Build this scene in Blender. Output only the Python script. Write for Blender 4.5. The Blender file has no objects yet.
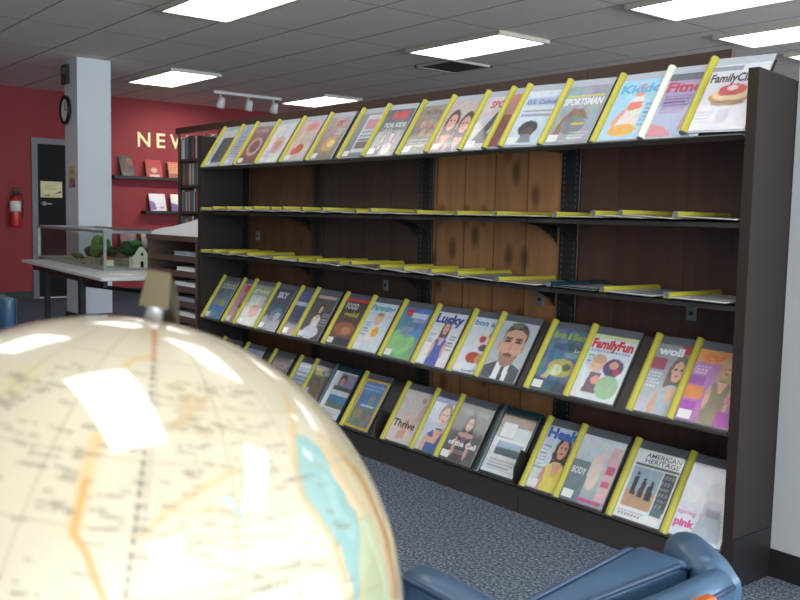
import bpy, math, random
import numpy as np
from mathutils import Matrix, Vector, Euler
random.seed(7)
SC = bpy.context.scene
COL = SC.collection
PI = math.pi

# ------------------------------------------------------------------ materials
def lin(c):
    return tuple((x / 12.92 if x <= .04045 else ((x + .055) / 1.055) ** 2.4) for x in c)
def rgb(h):
    return tuple(int(h[i:i + 2], 16) / 255 for i in (0, 2, 4))
def new_mat(name):
    m = bpy.data.materials.new(name); m.use_nodes = True
    nt = m.node_tree
    for n in list(nt.nodes): nt.nodes.remove(n)
    out = nt.nodes.new('ShaderNodeOutputMaterial')
    return m, nt, out
def mat(name, col, rough=.5, metal=0., var=.08, scale=30., bump=0., coat=0., spec=.5, trans=0.):
    """principled surface with a little procedural variation"""
    m, nt, out = new_mat(name)
    b = nt.nodes.new('ShaderNodeBsdfPrincipled')
    b.inputs['Roughness'].default_value = rough
    b.inputs['Metallic'].default_value = metal
    b.inputs['Coat Weight'].default_value = coat
    b.inputs['Coat Roughness'].default_value = .08
    b.inputs['Specular IOR Level'].default_value = spec
    b.inputs['Transmission Weight'].default_value = trans
    tc = nt.nodes.new('ShaderNodeTexCoord')
    no = nt.nodes.new('ShaderNodeTexNoise'); no.inputs['Scale'].default_value = scale
    no.inputs['Detail'].default_value = 3
    nt.links.new(tc.outputs['Object'], no.inputs['Vector'])
    cr = nt.nodes.new('ShaderNodeMix'); cr.data_type = 'RGBA'
    c = lin(rgb(col))
    cr.inputs[6].default_value = (*[x * (1 - var) for x in c], 1)
    cr.inputs[7].default_value = (*[min(1, x * (1 + var)) for x in c], 1)
    nt.links.new(no.outputs['Fac'], cr.inputs[0])
    nt.links.new(cr.outputs[2], b.inputs['Base Color'])
    if bump:
        bp = nt.nodes.new('ShaderNodeBump'); bp.inputs['Strength'].default_value = bump
        bp.inputs['Distance'].default_value = .002
        nt.links.new(no.outputs['Fac'], bp.inputs['Height']); nt.links.new(bp.outputs[0], b.inputs['Normal'])
    nt.links.new(b.outputs[0], out.inputs[0])
    return m
def print_mat(name, rough=.45, coat=0.):
    m, nt, out = new_mat(name)
    b = nt.nodes.new('ShaderNodeBsdfPrincipled'); b.inputs['Roughness'].default_value = rough
    b.inputs['Coat Weight'].default_value = coat; b.inputs['Coat Roughness'].default_value = .05; b.inputs['Coat IOR'].default_value = 1.95
    a = nt.nodes.new('ShaderNodeAttribute'); a.attribute_name = 'print'
    nt.links.new(a.outputs['Color'], b.inputs['Base Color'])
    nt.links.new(b.outputs[0], out.inputs[0])
    return m
def clear_mat(name, tint=(1, 1, 1), rough=.06, boost=1.0, ior=1.5, haze=0.0):
    """thin clear sheet: light passes, gloss by Fresnel, optional milky haze of worn plastic"""
    m, nt, out = new_mat(name)
    t = nt.nodes.new('ShaderNodeBsdfTransparent'); t.inputs[0].default_value = (*tint, 1)
    g = nt.nodes.new('ShaderNodeBsdfGlossy'); g.inputs['Roughness'].default_value = rough
    if haze:
        tc = nt.nodes.new('ShaderNodeTexCoord'); oi = nt.nodes.new('ShaderNodeObjectInfo'); no = nt.nodes.new('ShaderNodeTexNoise'); no.noise_dimensions = '4D'
        no.inputs['Scale'].default_value = 9; no.inputs['Detail'].default_value = 1
        ml = math_node(nt, 'MULTIPLY', oi.outputs['Random'], 20)
        nt.links.new(ml, no.inputs['W']); nt.links.new(tc.outputs['Object'], no.inputs['Vector'])
        bp = nt.nodes.new('ShaderNodeBump'); bp.inputs['Strength'].default_value = 1; bp.inputs['Distance'].default_value = .0009
        nt.links.new(no.outputs['Fac'], bp.inputs['Height']); nt.links.new(bp.outputs[0], g.inputs['Normal'])
    fr = nt.nodes.new('ShaderNodeLayerWeight'); fr.inputs[0].default_value = .5
    pw = nt.nodes.new('ShaderNodeMath'); pw.operation = 'POWER'; pw.inputs[1].default_value = 4.5
    nt.links.new(fr.outputs['Facing'], pw.inputs[0])
    mu = nt.nodes.new('ShaderNodeMath'); mu.operation = 'MULTIPLY_ADD'; mu.inputs[1].default_value = .5 if haze else .3; mu.inputs[2].default_value = .05 * boost; mu.use_clamp = True
    nt.links.new(pw.outputs[0], mu.inputs[0])
    mx = nt.nodes.new('ShaderNodeMixShader')
    nt.links.new(mu.outputs[0], mx.inputs[0])
    base = t.outputs[0]
    if haze:
        d = nt.nodes.new('ShaderNodeBsdfDiffuse'); d.inputs[0].default_value = (.8, .82, .85, 1)
        hx = nt.nodes.new('ShaderNodeMixShader'); hx.inputs[0].default_value = haze
        nt.links.new(t.outputs[0], hx.inputs[1]); nt.links.new(d.outputs[0], hx.inputs[2]); base = hx.outputs[0]
    nt.links.new(base, mx.inputs[1]); nt.links.new(g.outputs[0], mx.inputs[2])
    nt.links.new(mx.outputs[0], out.inputs[0])
    return m
def emit_mat(name, col, s):
    m, nt, out = new_mat(name)
    e = nt.nodes.new('ShaderNodeEmission'); e.inputs[0].default_value = (*col, 1); e.inputs[1].default_value = s
    tc = nt.nodes.new('ShaderNodeTexCoord'); no = nt.nodes.new('ShaderNodeTexNoise'); no.inputs['Scale'].default_value = 3
    mr = nt.nodes.new('ShaderNodeMapRange'); mr.inputs[3].default_value = s * .97; mr.inputs[4].default_value = s * 1.03
    nt.links.new(tc.outputs['Object'], no.inputs['Vector']); nt.links.new(no.outputs['Fac'], mr.inputs[0]); nt.links.new(mr.outputs[0], e.inputs[1])
    nt.links.new(e.outputs[0], out.inputs[0])
    return m
def math_node(nt, op, a, b=None):
    n = nt.nodes.new('ShaderNodeMath'); n.operation = op
    for i, v in enumerate((a, b)):
        if v is None: continue
        if isinstance(v, (int, float)): n.inputs[i].default_value = v
        else: nt.links.new(v, n.inputs[i])
    return n.outputs[0]
def ceiling_mat():
    m, nt, out = new_mat('ceiling_tile')
    b = nt.nodes.new('ShaderNodeBsdfPrincipled'); b.inputs['Roughness'].default_value = .9
    tc = nt.nodes.new('ShaderNodeTexCoord'); sp = nt.nodes.new('ShaderNodeSeparateXYZ')
    nt.links.new(tc.outputs['Object'], sp.inputs[0])
    def seam(o, period, phase, w):
        x = math_node(nt, 'ADD', o, 100 * period - phase)
        x = math_node(nt, 'MODULO', x, period)
        x = math_node(nt, 'SUBTRACT', x, period / 2); x = math_node(nt, 'ABSOLUTE', x)
        return math_node(nt, 'GREATER_THAN', x, period / 2 - w)
    s = math_node(nt, 'MAXIMUM', seam(sp.outputs[1], .61, .32, .009), seam(sp.outputs[0], 1.22, -5.13, .006))
    no = nt.nodes.new('ShaderNodeTexNoise'); no.inputs['Scale'].default_value = 60; no.inputs['Detail'].default_value = 4
    nt.links.new(tc.outputs['Object'], no.inputs['Vector'])
    vo = nt.nodes.new('ShaderNodeTexWhiteNoise'); vo.noise_dimensions = '2D'
    # per-tile tone
    fx = math_node(nt, 'FLOOR', math_node(nt, 'DIVIDE', math_node(nt, 'ADD', sp.outputs[0], 5.13), 1.22))
    fy = math_node(nt, 'FLOOR', math_node(nt, 'DIVIDE', math_node(nt, 'SUBTRACT', sp.outputs[1], .32), .61))
    cb = nt.nodes.new('ShaderNodeCombineXYZ'); nt.links.new(fx, cb.inputs[0]); nt.links.new(fy, cb.inputs[1])
    nt.links.new(cb.outputs[0], vo.inputs['Vector'])
    v = math_node(nt, 'ADD', math_node(nt, 'MULTIPLY', no.outputs['Fac'], .25), math_node(nt, 'MULTIPLY', vo.outputs['Value'], .06))
    v = math_node(nt, 'ADD', v, .82)
    v = math_node(nt, 'MULTIPLY', v, math_node(nt, 'SUBTRACT', 1, math_node(nt, 'MULTIPLY', s, .6)))
    mx = nt.nodes.new('ShaderNodeVectorMath'); mx.operation = 'SCALE'; mx.inputs[0].default_value = lin(rgb('f0e4d8'))
    nt.links.new(v, mx.inputs['Scale']); nt.links.new(mx.outputs[0], b.inputs['Base Color'])
    nt.links.new(b.outputs[0], out.inputs[0]); return m
def carpet_mat():
    m, nt, out = new_mat('carpet_loop')
    b = nt.nodes.new('ShaderNodeBsdfPrincipled'); b.inputs['Roughness'].default_value = .95; b.inputs['Specular IOR Level'].default_value = .1
    tc = nt.nodes.new('ShaderNodeTexCoord')
    n1 = nt.nodes.new('ShaderNodeTexNoise'); n1.inputs['Scale'].default_value = 95; n1.inputs['Detail'].default_value = 5; n1.inputs['Roughness'].default_value = .8
    n2 = nt.nodes.new('ShaderNodeTexNoise'); n2.inputs['Scale'].default_value = 3
    for n in (n1, n2): nt.links.new(tc.outputs['Object'], n.inputs['Vector'])
    cr = nt.nodes.new('ShaderNodeValToRGB'); e = cr.color_ramp.elements
    e[0].position = .36; e[0].color = (*lin(rgb('20262f')), 1)
    e[1].position = .66; e[1].color = (*lin(rgb('9ca5b1')), 1)
    x = e.new(.5); x.color = (*lin(rgb('515b6a')), 1)
    nt.links.new(n1.outputs['Fac'], cr.inputs[0])
    mx = nt.nodes.new('ShaderNodeVectorMath'); mx.operation = 'SCALE'
    nt.links.new(cr.outputs[0], mx.inputs[0]); nt.links.new(math_node(nt, 'ADD', math_node(nt, 'MULTIPLY', n2.outputs['Fac'], .3), .85), mx.inputs['Scale'])
    nt.links.new(mx.outputs[0], b.inputs['Base Color'])
    bp = nt.nodes.new('ShaderNodeBump'); bp.inputs['Strength'].default_value = .6; bp.inputs['Distance'].default_value = .004
    nt.links.new(n1.outputs['Fac'], bp.inputs['Height']); nt.links.new(bp.outputs[0], b.inputs['Normal'])
    nt.links.new(b.outputs[0], out.inputs[0]); return m
def wood_mat(name, c1, c2, seam, knots=0., rough=.6, grain=9., plank=.105):
    """vertical boards: planks across local X, grain along Z"""
    m, nt, out = new_mat(name)
    b = nt.nodes.new('ShaderNodeBsdfPrincipled'); b.inputs['Roughness'].default_value = rough
    tc = nt.nodes.new('ShaderNodeTexCoord'); sp = nt.nodes.new('ShaderNodeSeparateXYZ')
    nt.links.new(tc.outputs['Object'], sp.inputs[0])
    mp = nt.nodes.new('ShaderNodeMapping'); mp.inputs['Scale'].default_value = (grain, grain, .8)
    nt.links.new(tc.outputs['Object'], mp.inputs[0])
    px = math_node(nt, 'ADD', sp.outputs[0], 50)
    pid = math_node(nt, 'FLOOR', math_node(nt, 'DIVIDE', px, plank))
    wn = nt.nodes.new('ShaderNodeTexWhiteNoise'); wn.noise_dimensions = '1D'; nt.links.new(pid, wn.inputs['W'])
    off = nt.nodes.new('ShaderNodeVectorMath'); off.operation = 'ADD'
    cb = nt.nodes.new('ShaderNodeCombineXYZ'); nt.links.new(math_node(nt, 'MULTIPLY', wn.outputs['Value'], 30), cb.inputs[2])
    nt.links.new(mp.outputs[0], off.inputs[0]); nt.links.new(cb.outputs[0], off.inputs[1])
    no = nt.nodes.new('ShaderNodeTexNoise'); no.inputs['Scale'].default_value = 2.2; no.inputs['Detail'].default_value = 6; no.inputs['Distortion'].default_value = .6
    nt.links.new(off.outputs[0], no.inputs['Vector'])
    cr = nt.nodes.new('ShaderNodeMix'); cr.data_type = 'RGBA'
    cr.inputs[6].default_value = (*lin(rgb(c1)), 1); cr.inputs[7].default_value = (*lin(rgb(c2)), 1)
    f = math_node(nt, 'ADD', no.outputs['Fac'], math_node(nt, 'MULTIPLY', math_node(nt, 'SUBTRACT', wn.outputs['Value'], .5), .35))
    nt.links.new(f, cr.inputs[0])
    v = None
    md = math_node(nt, 'MODULO', px, plank)
    ed = math_node(nt, 'ABSOLUTE', math_node(nt, 'SUBTRACT', md, plank / 2))
    v = math_node(nt, 'SUBTRACT', 1, math_node(nt, 'MULTIPLY', math_node(nt, 'GREATER_THAN', ed, plank / 2 - .004), seam))
    if knots:
        mk = nt.nodes.new('ShaderNodeCombineXYZ'); nt.links.new(math_node(nt, 'MULTIPLY', sp.outputs[0], 6.5), mk.inputs[0]); nt.links.new(math_node(nt, 'MULTIPLY', sp.outputs[2], 3.4), mk.inputs[1])
        vo = nt.nodes.new('ShaderNodeTexVoronoi'); vo.inputs['Scale'].default_value = 1.0; vo.voronoi_dimensions = '2D'
        nt.links.new(mk.outputs[0], vo.inputs['Vector'])
        kn = nt.nodes.new('ShaderNodeMapRange'); kn.inputs[1].default_value = .08; kn.inputs[2].default_value = .24; kn.inputs[3].default_value = 1 - knots; kn.inputs[4].default_value = 1
        nt.links.new(vo.outputs['Distance'], kn.inputs[0]); v = math_node(nt, 'MULTIPLY', v, kn.outputs[0])
    sc = nt.nodes.new('ShaderNodeVectorMath'); sc.operation = 'SCALE'
    nt.links.new(cr.outputs[2], sc.inputs[0]); nt.links.new(v, sc.inputs['Scale'])
    nt.links.new(sc.outputs[0], b.inputs['Base Color']); nt.links.new(b.outputs[0], out.inputs[0]); return m

M = dict(
    red=mat('red_wall_paint', '8f2e35', .7, var=.05, scale=4), white=mat('white_wall_paint', 'dde0e4', .7, var=.03, scale=5),
    greywall=mat('grey_pillar_paint', 'aeb0b0', .7, var=.03, scale=5), column=mat('column_paint', 'd6dce2', .6, var=.03, scale=4),
    black=mat('black_rubber_base', '17171a', .5), ceiling=ceiling_mat(), carpet=carpet_mat(),
    door=mat('black_door_laminate', '0f0f12', .6, spec=.2), frame=mat('grey_door_frame', '5b5f66', .4),
    rack=mat('dark_brown_rack_laminate', '3b3230', .5, var=.12, scale=60), rackside=mat('charcoal_end_laminate', '2b2523', .6, var=.12, scale=80, spec=.25),
    edge=mat('brown_edge_band', '2e2520', .6, spec=.25), metal=mat('black_slotted_steel', '232323', .4, .3), slot=mat('slot_grey', '4a4d50', .4, .2),  # slots drawn as plain grey bars
    tray=mat('dark_tray_steel', '34302d', .45, .1, var=.1), lip=mat('dark_tray_lip', '45423a', .4, .2),
    yellow=mat('yellow_green_plastic', 'aea63a', .38, var=.06, scale=12), cap=mat('grey_spine_cap', '6d7472', .5),
    back=mat('smoked_plastic_back', '5d6068', .35), glareback=mat('glare_tinted_back', 'b4bac2', .35), whitespine=mat('cream_plastic', 'd8dcc8', .35),  # top-row backs paler: lamp reflections on clear plastic put into the colour
    teal=mat('dark_teal_plastic', '16343c', .25), paper=mat('white_paper', 'e6e6e2', .8, var=.03), pages=mat('page_block', 'cfcabd', .8),
    clear=clear_mat('clear_sleeve_plastic', (.96, .97, .98), .07, .8, 1.5, haze=.02),
    glass=clear_mat('case_glass', (.93, .96, .95), .02, 1.0), print=print_mat('printed_paper'),
    bookcase=mat('brown_bookcase_wood', '4b3a30', .5, var=.15), rail=mat('bookcase_top_board', '4c382e', .38, var=.12, scale=8),
    cab=mat('organizer_brown', '55423a', .5, var=.1), cabdark=mat('organizer_inside', '221d1b', .7),
    alu=mat('brushed_aluminium', 'a9adb0', .35, .7), tabletop=mat('grey_white_table_laminate', 'c9cccb', .35), tlegs=mat('black_table_steel', '1b1b1d', .4),
    gold=mat('gold_letter', 'f4dca8', .4, .0), brass=mat('antique_brass', '463b20', .38, .5, var=.15), pin=mat('steel_pin', 'a8abae', .3, .8),
    leather=mat('navy_blue_leather', '36536f', .38, var=.12, scale=14, bump=.5, coat=.12), piping=mat('navy_piping', '1d3350', .35),
    orange=mat('orange_stained_wood', 'a8561f', .35, var=.2, scale=15), darkwood=mat('dark_walnut', '3c2519', .4, var=.2),
    extred=mat('extinguisher_red', 'c22a22', .3), adobe=mat('white_adobe', 'f2efe0', .8), green=mat('model_foliage', '4a8040', .9, var=.3, scale=60),
    dgreen=mat('dark_model_foliage', '30482a', .9, var=.3, scale=60), sand=mat('model_ground', '9aa07e', .9, var=.2), knob=mat('satin_steel', 'c6c6c2', .3, .8),
    pine=wood_mat('knotty_pine_boards', '5a3a24', 'ab7a4e', .6, .6, plank=.2), hard3=wood_mat('brown_back_boards', '31251e', '4a372b', .45, plank=.23),
    hard1=wood_mat('red_brown_back_boards', '38251c', '553629', .3, plank=.31), hard4=wood_mat('amber_brown_back_boards', '432c1c', '664428', .4, .3, plank=.23),
    lampwhite=mat('white_enamel', 'd8d8d8', .4), vent=mat('grey_vent', '4a4744', .6), lightframe=mat('white_light_frame', 'c6c1b4', .5),
    glow=emit_mat('light_diffuser', (1.0, .985, .96), 5.8), spot=emit_mat('spot_bulb', (1, .95, .85), 6.0),
    bulbframe=mat('label_holder_plastic', '6e7072', .4),
)

# ------------------------------------------------------------------ mesh builder
class MB:
    def __init__(s): s.v = []; s.f = []; s.m = []
    def add(s, vs, fs, mi=0, mtx=None):
        o = len(s.v)
        for v in vs:
            v = Vector(v)
            if mtx is not None: v = mtx @ v
            s.v.append(tuple(v))
        for f in fs: s.f.append([i + o for i in f]); s.m.append(mi)
        return s
    def box(s, x0, x1, y0, y1, z0, z1, mi=0, mtx=None, bev=0.):
        if bev:
            b = bev; P = []
            # chamfered box via 3 nested slabs of 8 corners -> 24 verts hull faces
            xs, ys, zs = (x0, x1), (y0, y1), (z0, z1)
            idx = {}
            for i in (0, 1):
                for j in (0, 1):
                    for k in (0, 1):
                        sx, sy, sz = (1 - 2 * i), (1 - 2 * j), (1 - 2 * k)
                        idx[i, j, k, 'x'] = len(P); P.append((xs[i], ys[j] + sy * b, zs[k] + sz * b))
                        idx[i, j, k, 'y'] = len(P); P.append((xs[i] + sx * b, ys[j], zs[k] + sz * b))
                        idx[i, j, k, 'z'] = len(P); P.append((xs[i] + sx * b, ys[j] + sy * b, zs[k]))
            F = []
            for i in (0, 1):
                F.append([idx[i, 0, 0, 'x'], idx[i, 0, 1, 'x'], idx[i, 1, 1, 'x'], idx[i, 1, 0, 'x']])
                F.append([idx[0, i, 0, 'y'], idx[1, i, 0, 'y'], idx[1, i, 1, 'y'], idx[0, i, 1, 'y']])
                F.append([idx[0, 0, i, 'z'], idx[0, 1, i, 'z'], idx[1, 1, i, 'z'], idx[1, 0, i, 'z']])
            for i in (0, 1):
                for j in (0, 1):
                    F.append([idx[i, j, 0, 'x'], idx[i, j, 1, 'x'], idx[i, j, 1, 'y'], idx[i, j, 0, 'y']])
                    F.append([idx[i, 0, j, 'x'], idx[i, 1, j, 'x'], idx[i, 1, j, 'z'], idx[i, 0, j, 'z']])
                    F.append([idx[0, i, j, 'y'], idx[1, i, j, 'y'], idx[1, i, j, 'z'], idx[0, i, j, 'z']])
                    for k in (0, 1): F.append([idx[i, j, k, 'x'], idx[i, j, k, 'y'], idx[i, j, k, 'z']])
            c = Vector(((x0 + x1) / 2, (y0 + y1) / 2, (z0 + z1) / 2))
            G = []
            for f in F:
                a, bb, cc = Vector(P[f[0]]), Vector(P[f[1]]), Vector(P[f[2]])
                n = (bb - a).cross(cc - a)
                G.append(f if n.dot(a - c) > 0 else f[::-1])
            return s.add(P, G, mi, mtx)
        vs = [(x, y, z) for z in (z0, z1) for y in (y0, y1) for x in (x0, x1)]
        return s.add(vs, [(0, 2, 3, 1), (4, 5, 7, 6), (0, 1, 5, 4), (2, 6, 7, 3), (0, 4, 6, 2), (1, 3, 7, 5)], mi, mtx)
    def prism(s, poly, axis, a, b, mi=0, mtx=None):
        """polygon (list of 2-tuples) extruded along axis from a to b"""
        n = len(poly); vs = []
        for t in (a, b):
            for p, q in poly:
                vs.append({'x': (t, p, q), 'y': (p, t, q), 'z': (p, q, t)}[axis])
        fs = [list(range(n)), list(range(2 * n - 1, n - 1, -1))] + [[i, i + n, (i + 1) % n + n, (i + 1) % n] for i in range(n)]
        return s.add(vs, fs, mi, mtx)
    def tube(s, pts, r, n=10, mi=0, mtx=None, closed=False):
        pts = [Vector(p) for p in pts]; R = r if isinstance(r, (list, tuple)) else [r] * len(pts)
        vs = []; up = Vector((0, 0, 1))
        for i, p in enumerate(pts):
            t = (pts[min(i + 1, len(pts) - 1)] - pts[max(i - 1, 0)]).normalized()
            a = t.cross(up)
            if a.length < .05: a = t.cross(Vector((0, 1, 0)))
            a.normalize(); b = t.cross(a)
            for k in range(n):
                w = 2 * PI * k / n
                vs.append(p + a * math.cos(w) * R[i] + b * math.sin(w) * R[i])
        fs = []
        for i in range(len(pts) - 1):
            for k in range(n):
                fs.append([i * n + k, i * n + (k + 1) % n, (i + 1) * n + (k + 1) % n, (i + 1) * n + k])
        fs.append(list(range(n))[::-1]); fs.append([(len(pts) - 1) * n + k for k in range(n)])
        return s.add(vs, fs, mi, mtx)
    def lathe(s, prof, n=24, mi=0, mtx=None):
        vs = []; fs = []
        for r, z in prof:
            for k in range(n):
                w = 2 * PI * k / n; vs.append((r * math.cos(w), r * math.sin(w), z))
        for i in range(len(prof) - 1):
            for k in range(n): fs.append([i * n + k, i * n + (k + 1) % n, (i + 1) * n + (k + 1) % n, (i + 1) * n + k])
        fs.append(list(range(n))[::-1]); fs.append([(len(prof) - 1) * n + k for k in range(n)])
        return s.add(vs, fs, mi, mtx)
    def ball(s, c, rx, ry, rz, mi=0, n=10, jit=0.):
        vs = []; fs = []; h = n // 2 + 1
        for i in range(h + 1):
            t = PI * i / h
            for k in range(n):
                w = 2 * PI * k / n; j = 1 + random.uniform(-jit, jit)
                vs.append((c[0] + rx * math.sin(t) * math.cos(w) * j, c[1] + ry * math.sin(t) * math.sin(w) * j, c[2] + rz * math.cos(t) * j))
        for i in range(h):
            for k in range(n): fs.append([i * n + k, (i + 1) * n + k, (i + 1) * n + (k + 1) % n, i * n + (k + 1) % n])
        return s.add(vs, fs, mi)
    def mesh(s, name, mats, smooth=False):
        me = bpy.data.meshes.new(name); me.from_pydata(s.v, [], s.f)
        for m in (mats if isinstance(mats, (list, tuple)) else [mats]): me.materials.append(m)
        me.polygons.foreach_set('material_index', s.m)
        me.polygons.foreach_set('use_smooth', [smooth] * len(s.f)); me.update(); return me
def link(name, me, parent=None):
    o = bpy.data.objects.new(name, me); COL.objects.link(o)
    if parent: o.parent = parent
    return o
def build(mb, name, mats, parent=None, smooth=False, sub=0, bev=0.):
    o = link(name, mb.mesh(name, mats, smooth), parent)
    if bev:
        b = o.modifiers.new('b', 'BEVEL'); b.width = bev; b.segments = 3; b.limit_method = 'ANGLE'
    if sub:
        d = o.modifiers.new('s', 'SUBSURF'); d.levels = sub; d.render_levels = sub
    return o
def tag(o, label, cat, group=None):
    o['label'] = label; o['category'] = cat
    if group: o['group'] = group
    return o
def thing(name, label, cat, loc=(0, 0, 0), group=None, rz=0):
    o = link(name, None); o.location = loc; o.rotation_euler = (0, 0, rz)
    return tag(o, label, cat, group)
def struct(mb, name, mats, **k):
    o = build(mb, name, mats, **k); o['kind'] = 'structure'; return o
def copy_tree(o, parent=None):
    c = o.copy(); COL.objects.link(c)
    if parent: c.parent = parent
    for ch in list(o.children): copy_tree(ch, c)
    return c
def label_part(o, t): o['label'] = t; return o

# ------------------------------------------------------------------ room
FILL_DAY = 205.0
HC = 2.725; XL = -10.71; XR = 4.6; YF = -6.2; YB = 9.0
struct(MB().box(XL - .2, XR + .2, YF - .2, YB + .2, -.1, 0), 'floor', M['carpet'])
ceil = struct(MB().box(XL - .2, XR + .2, YF - .2, YB + .2, HC, HC + .1), 'ceiling', M['ceiling'])
DY0, DY1, DZ = 1.10, 2.0, 2.04
wl = MB()
wl.box(XL - .15, XL, YF, DY0, 0, HC).box(XL - .15, XL, DY1, YB, 0, HC).box(XL - .15, XL, DY0, DY1, DZ, HC).box(XL - .2, XL - .15, YF, YB, 0, HC)
struct(wl, 'wall_left', M['red'])
WZ0, WZ1 = .55, 2.5
wins = [(-5.4, -3.2), (-2.8, -.6), (-.2, 2.0), (2.4, 4.6), (5.0, 7.2)]  # unseen windows, added to brighten the ceiling and pillar
wr = MB().box(XR, XR + .15, YF, YB, 0, WZ0).box(XR, XR + .15, YF, YB, WZ1, HC)
e_ = [YF] + [c_ for w_ in wins for c_ in w_] + [YB]
for a_, b_ in zip(e_[::2], e_[1::2]): wr.box(XR, XR + .15, a_, b_, WZ0, WZ1)
struct(wr, 'wall_right', M['white'])
for k_, (a_, b_) in enumerate(wins):
    wf = MB().box(XR + .04, XR + .09, a_, a_ + .05, WZ0, WZ1).box(XR + .04, XR + .09, b_ - .05, b_, WZ0, WZ1).box(XR + .04, XR + .09, a_ + .05, b_ - .05, WZ0, WZ0 + .05).box(XR + .04, XR + .09, a_ + .05, b_ - .05, WZ1 - .05, WZ1)
    fo = struct(wf, 'added_window_%d' % (k_ + 1), M['frame'])
    build(MB().add([(XR + .065, a_ + .05, WZ0 + .05), (XR + .065, b_ - .05, WZ0 + .05), (XR + .065, b_ - .05, WZ1 - .05), (XR + .065, a_ + .05, WZ1 - .05)], [(0, 1, 2, 3)]), 'pane', M['glass'], fo)
    ld = bpy.data.lights.new('added_daylight', 'AREA'); ld.shape = 'RECTANGLE'; ld.size = b_ - a_; ld.size_y = WZ1 - WZ0; ld.energy = FILL_DAY; ld.color = (.86, .93, 1.0)  # fill lamp added outside each added opening
    lo_ = bpy.data.objects.new('added_daylight', ld); COL.objects.link(lo_); lo_.location = (XR + .35, (a_ + b_) / 2, (WZ0 + WZ1) / 2)
    lo_.rotation_euler = (PI / 2 + .42, 0, PI / 2)
struct(MB().box(XL, XR, YB, YB + .15, 0, HC), 'wall_back', M['white'])
struct(MB().box(XL, XR, YF - .15, YF, 0, HC), 'wall_front', M['white'])
struct(MB().box(XL, XL + .015, YF, DY0 - .06, 0, .1).box(XL, XL + .015, DY1 + .06, YB, 0, .1), 'baseboard_left', M['black'])
struct(MB().box(XL, XR, YB - .015, YB, 0, .1), 'baseboard_back', M['black'])
# door in the red wall
dr = struct(MB().box(XL - .06, XL - .02, DY0 + .02, DY1 - .02, .015, DZ - .02), 'door_1', M['door'])
df = MB().box(XL - .1, XL + .02, DY0 - .055, DY0 + .02, 0, DZ + .055).box(XL - .1, XL + .02, DY1 - .02, DY1 + .055, 0, DZ + .055).box(XL - .1, XL + .02, DY0 + .02, DY1 - .02, DZ - .02, DZ + .055)
build(df, 'door_frame', M['frame'], dr)
build(MB().box(XL - .05, XL + .01, DY0 + .02, DY1 - .02, 0, .012), 'threshold', M['alu'], dr)
kb = MB().lathe([(.03, 0), (.03, .01), (.012, .015), (.012, .04), (.03, .05), (.034, .065), (.026, .08), (.0, .083)], 16, mtx=Matrix.Translation((XL - .02, 1.19, 1.245)) @ Matrix.Rotation(PI / 2, 4, 'Y'))
kb.tube([(XL + .05, 1.2, 1.245), (XL + .055, 1.29, 1.24)], .013, 8)
build(kb, 'door_handle', M['knob'], dr, True)
# free-standing structural pillars
cx0, cx1, cy0, cy1 = -8.24, -7.86, .66, 1.01
pl = struct(MB().box(cx0, cx1, cy0, cy1, 0, HC), 'wall_pillar', M['column'])
build(MB().box(cx0 - .012, cx1 + .012, cy0 - .012, cy1 + .012, 0, .09), 'pillar_base', M['black'], pl)
pr = struct(MB().box(.0365, .62, .232, .8, 0, HC), 'wall_pillar', M['greywall'])
build(MB().box(.0364, .632, .2255, .812, 0, .095), 'pillar_base', M['black'], pr)

# ------------------------------------------------------------------ ceiling fittings
def make_light(x, y, w=1.22, d=.58, label='', group='ceiling light panels'):
    t = thing('ceiling_light', label, 'ceiling light', (x, y, HC - .02), group)
    f = MB(); a, b = w / 2 + .02, d / 2 + .02; i, j = w / 2 - .012, d / 2 - .012
    f.box(-a, a, -b, -j, -.012, .02).box(-a, a, j, b, -.012, .02).box(-a, -i, -j, j, -.012, .02).box(i, a, -j, j, -.012, .02)
    build(f, 'frame', M['lightframe'], t)
    build(MB().box(-i, i, -j, j, -.004, .006), 'diffuser', M['glow'], t)
    return t
for x, y, w, l in [
    (-4.5, .63, 1.24, 'large bright light panel cut by the top edge, above the left pillar'),
    (-8.42, 1.95, 1.24, 'small light panel between the pillar and the track light'),
    (-4.52, 3.06, 1.2, 'light panel in the middle of the ceiling beside the vent'),
    (-8.86, 4.28, 1.1, 'distant light panel just right of the track light'),
    (-2.02, 3.08, 1.24, 'light panel at upper right, cut by the top edge'),
    (-2.18, 4.45, 1.24, 'light panel at right, second one back from the top edge'),
    (-2.2, 5.62, 1.24, 'light panel at the far right edge just above the end panel')]:
    make_light(x, y, w, .57, l)
for x, y in [(.85, -2.16), (-1.7, -2.14), (-4.25, -2.14), (3.4, -2.14), (-.72, -.6), (-2.95, -.6), (1.9, -.6), (.1, 1.35), (3.0, 1.6), (.85, -4.4), (-1.7, -4.4), (-7, -1.9)]:
    make_light(x, y, 1.22, .57, 'ceiling light panel outside the picture, over the reading area', 'light panels over the reading area')
v = thing('ceiling_vent', 'dark square slatted air vent beside the middle light panel', 'vent', (-5.47, 3.66, HC - .012))
fr = MB()
for a in (0, 1, 2, 3):
    fr.box(-.28, .28, -.28, -.25, -.01, .01, mtx=Matrix.Rotation(a * PI / 2, 4, 'Z'))
build(fr, 'frame', M['lightframe'], v)
sl = MB()
for k in range(9): sl.box(-.25, .25, -.24 + k * .055, -.205 + k * .055, -.006, .004, mtx=Matrix.Rotation(0, 4, 'X'))
build(sl, 'slats', M['vent'], v)
tr = thing('track_light', 'white ceiling track carrying three small spotlights near the red wall', 'track light', (-9.1, 3.32, HC))
build(MB().box(-.02, .02, -.5, .5, -.035, 0), 'rail', M['lampwhite'], tr)
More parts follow.
